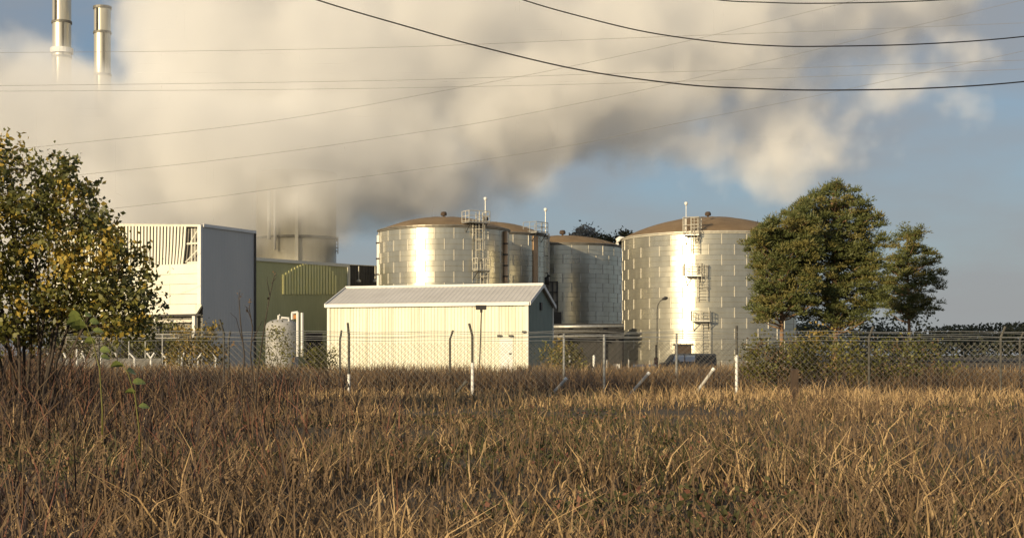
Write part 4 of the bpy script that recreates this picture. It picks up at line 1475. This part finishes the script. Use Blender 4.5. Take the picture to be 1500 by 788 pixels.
# ------------------------------------------------------------------ trees and shrubs
TP = [(-150, 330), (-120, 260), (-60, 225), (0, 225), (8, 212), (24, 204), (34, 236), (62, 233), (74, 262), (96, 262), (106, 236), (118, 228), (114, 266), (134, 268), (158, 296), (170, 318), (190, 330), (200, 352), (212, 366),
      (222, 388), (236, 402), (228, 424), (240, 440), (226, 462), (238, 478), (200, 488), (150, 492), (110, 478), (80, 470), (60, 500), (0, 500), (-90, 480), (-140, 420)]
leafy('autumn_tree', 'big many-stemmed tree with green and golden leaves at the left edge', 'tree', (gx(45, 36), 36, 0), [(x - 16 if x > 120 else x, y) for x, y in TP], 36, 1.7, 560, 38, .19, .13,
      ['leaf_dark', 'leaf_green', 'leaf_gold'], [1.25, 1.1, .75], stems=15, srad=.055, spread=1.6, goldright=lambda x, y: 3.2 if (x > 95 and y < 420) or (x < 30 and y < 300) else .55)
YB = [(252, 500), (258, 486), (275, 478), (296, 476), (318, 484), (326, 505), (322, 535), (250, 535)]
leafy('yellow_bush', 'yellow-leaved bush below the blue-grey side wall', 'bush', (gx(288, 86), 86, 0), YB, 86, 1.2, 60, 34, .26, .17, ['shrub', 'shrub_gold'], [.5, 1], stems=4, srad=.04)
OB = [(792, 520), (800, 504), (815, 498), (832, 503), (848, 514), (858, 528), (852, 545), (790, 545)]
leafy('olive_bush', 'olive green bush at the corner of the shed gable', 'bush', (gx(823, 88), 88, 0), OB, 88, 1.2, 60, 34, .24, .15, ['shrub', 'leaf_green', 'shrub_gold'], [1, .6, .3], stems=4, srad=.04)
SB = [(440, 520), (452, 507), (470, 514), (488, 508), (500, 520), (498, 540), (440, 540)]
leafy('low_shrub', 'low dull green shrub against the left end of the shed', 'bush', (gx(470, 84), 84, 0), SB, 84, .9, 32, 28, .22, .13, ['shrub', 'leaf_green'], [1, 1], stems=3, srad=.03)
PB = [(378, 520), (390, 495), (405, 475), (425, 490), (432, 520), (430, 545), (380, 545)]
leafy('thin_shrub', 'thin leafy shrub in front of the small white tank', 'bush', (gx(405, 80), 80, 0), PB, 80, .8, 40, 20, .22, .12, ['leaf_green', 'shrub'], [1, .6], stems=3, srad=.03)
HB = [(40, 480), (100, 466), (150, 470), (200, 468), (262, 474), (268, 500), (262, 530), (40, 530)]
leafy('hedge', 'dark green hedge under the slatted building front', 'hedge', (gx(150, 128), 128, 0), HB, 128, 1.8, 150, 36, .42, .26, ['leaf_dark', 'leaf_green'], [1, .5], stems=6, srad=.07)
for i, (poly, lb, px, ms, wt) in enumerate((
        ([(1086, 550), (1096, 512), (1108, 494), (1126, 502), (1140, 512), (1154, 500), (1172, 490), (1180, 540), (1170, 580), (1095, 580)], 'olive brown shrub at the foot of the orange pine trunk', 1136, ['shrub', 'leaf_green', 'straw_brown'], [.9, .9, .6]),
        ([(1165, 520), (1180, 488), (1210, 480), (1250, 492), (1272, 530), (1268, 580), (1165, 580)], 'dense shrub with yellow leaves right of the wooden stake', 1215, ['shrub', 'leaf_green', 'shrub_gold'], [1, 1, .35]),
        ([(1262, 540), (1280, 505), (1320, 495), (1370, 505), (1400, 545), (1395, 580), (1262, 580)], 'wide dark green shrub right of the pines', 1330, ['leaf_dark', 'leaf_green', 'straw_brown'], [1, .6, .3]))):
    d = 62.0 + 1.3 * i
    leafy('shrub', lb, 'bush', (gx(px, d), d, 0), poly, d, 1.0, 130, 34, .25, .12, ms, wt, stems=6, srad=.035, group='shrubs along the fence on the right')
pine(1143, 76, 'pine with an orange trunk between the brightest tank and the thicker pine',
     [(1165, 306), (1140, 318), (1122, 328), (1100, 346), (1096, 362), (1108, 385), (1103, 415), (1110, 436), (1104, 456), (1112, 474), (1130, 472), (1137, 452), (1152, 452), (1160, 470), (1192, 440), (1200, 380), (1190, 320)], 1.5, 460, .15)
pine(1222, 78, 'thicker and taller dark pine at the right side of the picture',
     [(1215, 268), (1195, 280), (1180, 288), (1166, 304), (1160, 350), (1166, 420), (1172, 462), (1210, 480), (1262, 478), (1288, 440), (1292, 370), (1275, 310), (1240, 276)], 1.9, 760, .19)
pine(1330, 92, 'smaller pine standing apart at the far right',
     [(1330, 330), (1312, 350), (1300, 390), (1292, 430), (1300, 462), (1335, 470), (1368, 460), (1374, 420), (1360, 372), (1344, 342)], 1.6, 300, .15)
for (px, d, poly, ms, lb, lz) in (
        (857, 240, [(843, 354), (845, 342), (853, 337), (865, 338), (872, 344), (874, 372), (844, 372)], ['far_grey'], 'grey hazy treetop rising behind the dome of the middle tank', .8),
        (884, 235, [(874, 352), (878, 346), (886, 348), (894, 351), (897, 375), (874, 375)], ['far_leaf'], 'dark low treetop just right of the grey one', .7),
        (916, 232, [(904, 354), (910, 347), (917, 345), (924, 349), (926, 375), (904, 375)], ['far_leaf'], 'dark treetop in the gap by the white gooseneck pipe', .7)):
    leafy('far_tree', lb, 'tree', (gx(px, d), d, 0), poly, d, 2.0, 60, 60, .55, lz * .6, ms, [1], stems=1, srad=.4, group='trees behind the middle tank')
# far wood on the horizon at the right
cs = []
for k in range(420):
    x, y = rnd.uniform(72, 330), rnd.uniform(300, 380)
    hh = 9 + 5 * noise.noise(Vector((x * .05, 0, 1))) + rnd.uniform(-1.5, 1.5)
    cs.append(np.array([x, y, 0]) + np.stack([np.clip(nr.normal(size=110), -1.4, 1.4) * 2.6, nr.normal(size=110) * 2, np.sqrt(nr.uniform(size=110)) * hh * .8 + .1 * hh], 1))
cs = np.concatenate(cs)
V, Fc = leaf_quads(cs, .75)
tag(np_mesh('far_wood', V, Fc, [M['far_leaf']]), 'low dark wood on the horizon beyond the pines', 'wood', kind='stuff')

# bare saplings in the foreground
for lines, lb in (
        ([[(356, 633), (354, 580), (358, 520), (352, 470), (350, 436), (351, 428)], [(355, 500), (346, 466), (337, 458)]], 'bare sapling with one side twig, leftmost of the three thin ones before the olive hall'),
        ([[(368, 636), (372, 570), (367, 520), (370, 480), (365, 452), (367, 438)], [(369, 470), (361, 450), (358, 447)], [(370, 500), (380, 478), (384, 470)]], 'bare sapling with budded tip in front of the grey side wall corner'),
        ([[(372, 640), (376, 560), (384, 500), (394, 440), (403, 398)], [(395, 432), (391, 410), (392, 405)], [(398, 415), (406, 405)]], 'tallest bare sapling, leaning right before the olive hall'),
        ([[(300, 634), (312, 590), (322, 545), (330, 515), (340, 500)], [(318, 560), (305, 530), (298, 515)]], 'short forked bare sapling left of the cranked fence post'),
        ([[(250, 634), (262, 585), (268, 540), (272, 518), (284, 510), (297, 514)], [(262, 580), (248, 548), (240, 532)]], 'bare arching bramble cane below the yellow bush'),
        ([[(436, 634), (430, 590), (424, 555), (430, 522)], [(428, 580), (442, 560), (452, 535)]], 'short bare sapling below the small white tank')):
    d = 30.0
    p0 = at(*lines[0][0], d)
    t = thing('bare_sapling', p0, lb, 'sapling', 'bare saplings in the foreground')
    for i, ln in enumerate(lines):
        r0 = .022 if i == 0 else .011
        pts = [at(x, y, d + .12 * math.sin(x)) for x, y in ln]
        b = MB(); b.tube(pts, [r0 * (1 - .7 * k / (len(pts) - 1)) for k in range(len(pts))], 6); b.build('stem' if i == 0 else 'twig', M['bark'], t, smooth=True)
    for k in range(5):
        q = at(*lines[0][-1 - (k > 2)], d) + Vector((rnd.uniform(-.05, .05), rnd.uniform(-.05, .05), rnd.uniform(-.12, .05)))
        V, Fc = leaf_quads([np.array(q) - np.array(p0)], .07)
        np_mesh('leaf', V, Fc, [M['straw_brown']], None, t)

# broad-leaved stalk close to the camera
def big_leaf_mesh():
    b = MB()
    prof = [(0, .0), (.15, .3), (.4, .48), (.7, .36), (.9, .14), (1.0, 0.0)]
    for s2 in (1, -1):
        for i in range(len(prof) - 1):
            (u0, w0), (u1, w1) = prof[i], prof[i + 1]
            z = lambda u, w_: -.35 * u * u + .22 * w_
            b.face([(u0, 0, z(u0, 0)), (u1, 0, z(u1, 0)), (u1, s2 * w1, z(u1, w1)), (u0, s2 * w0, z(u0, w0))][::s2])
    me = bpy.data.meshes.new('leaf'); me.from_pydata(b.v, [], b.f); me.materials.append(M['leaf_big']); me.update(); return me
BL = big_leaf_mesh()
for stalk, leaves, lb in (
        ([(150, 676), (150, 600), (146, 540), (136, 500), (124, 470), (118, 456)],
         [(118, 462, 150, 20), (124, 462, 25, 12), (121, 468, 170, 24), (131, 470, 10, 14), (126, 477, 190, 22), (136, 484, 15, 15), (140, 500, 165, 18), (146, 512, -10, 15), (147, 522, 20, 14)], 'tall broad-leaved green stalk in front of the yellowing tree'),
        ([(205, 680), (204, 630), (198, 580), (188, 548), (178, 530)],
         [(180, 534, 165, 19), (186, 543, 20, 17), (194, 560, 10, 19), (199, 574, 160, 16), (203, 595, 20, 16)], 'shorter broad-leaved green stalk right of the tall one')):
    d = 22.0
    p0 = at(*stalk[0], d)
    t = thing('knotweed_stalk', p0, lb, 'weed plant', 'broad-leaved weeds near the camera')
    b = MB(); b.tube([at(x, y, d) for x, y in stalk], [.016, .014, .012, .009, .006, .004][:len(stalk)], 6); b.build('stem', M['leaf_green'], t, smooth=True)
    for (x, y, ang_, sz) in leaves:
        o = bpy.data.objects.new('leaf', BL); col.objects.link(o); o.parent = t
        o.location = at(x, y, d) - p0
        o.scale = (sz * d / F,) * 3
        o.rotation_euler = (rnd.uniform(.5, .9), rnd.uniform(-.25, .1), math.radians(ang_) + rnd.uniform(-.3, .3))

# ------------------------------------------------------------------ overhead lines
def cable(name, d, pts, r, m, label, cat, group):
    P = [at(x, y, d) for x, y in pts]
    out = []
    for i in range(len(P) - 1):
        p0, p1, p2, p3 = P[max(i - 1, 0)], P[i], P[i + 1], P[min(i + 2, len(P) - 1)]
        for k in range(6):
            t = k / 6
            out.append(.5 * ((2 * p1) + (p2 - p0) * t + (2 * p0 - 5 * p1 + 4 * p2 - p3) * t * t + (3 * p1 - p0 - 3 * p2 + p3) * t ** 3))
    out.append(P[-1])
    b = MB(); b.tube(out, r, 5)
    tag(b.build(name, M[m], None, tuple(P[len(P) // 2])), label, cat, group)
G1, G2 = 'thick black cables overhead', 'thin power lines across the steam'
cable('cable', 40, [(330, -48), (463, 0), (600, 40.5), (700, 68), (850, 103), (1000, 124), (1100, 130), (1200, 132.5), (1350, 130), (1500, 120), (1700, 95)], .021, 'wire', 'lowest thick black cable sagging across the steam', 'cable', G1)
cable('cable', 40, [(640, -45), (765, 0), (860, 27), (950, 48), (1050, 62), (1130, 67.5), (1200, 68.5), (1350, 65), (1500, 54), (1700, 28)], .019, 'wire', 'middle thick black cable above the brightest tank', 'cable', G1)
cable('cable', 40, [(940, -22), (1045, -.5), (1120, 4), (1200, 5.5), (1350, 2), (1500, -8)], .017, 'wire', 'topmost black cable just under the upper edge of the sky', 'cable', G1)
for pts, lb in (
        ([(-100, 79), (0, 77.5), (300, 75), (600, 69), (900, 57), (1200, 46), (1600, 30)], 'thin line crossing the lower ends of the chimneys'),
        ([(-100, 127), (0, 126), (300, 122.5), (600, 117.5), (900, 108), (1080, 103), (1600, 85)], 'upper of the close pair of thin level lines'),
        ([(-100, 134), (0, 134), (300, 132.5), (600, 129), (900, 122.5), (1100, 116), (1600, 98)], 'lower of the close pair of thin level lines'),
        ([(-60, 228), (60, 215), (300, 190), (460, 168), (640, 135), (800, 105), (1000, 62), (1200, 14), (1290, -8)], 'thin line rising steeply from the yellowing tree to the upper right'),
        ([(-60, 276), (130, 255), (300, 237), (450, 218), (600, 196), (720, 177), (900, 141), (1000, 119), (1200, 72), (1500, 0)], 'thin rising line below the steep one'),
        ([(-60, 330), (180, 304), (320, 288), (450, 270), (600, 250), (730, 231), (860, 209), (977, 184), (1199, 140), (1500, 75)], 'lowest thin rising line, just above the tank domes')):
    cable('power_line', 112, pts, .014, 'wire_pale', lb, 'power line', G2)
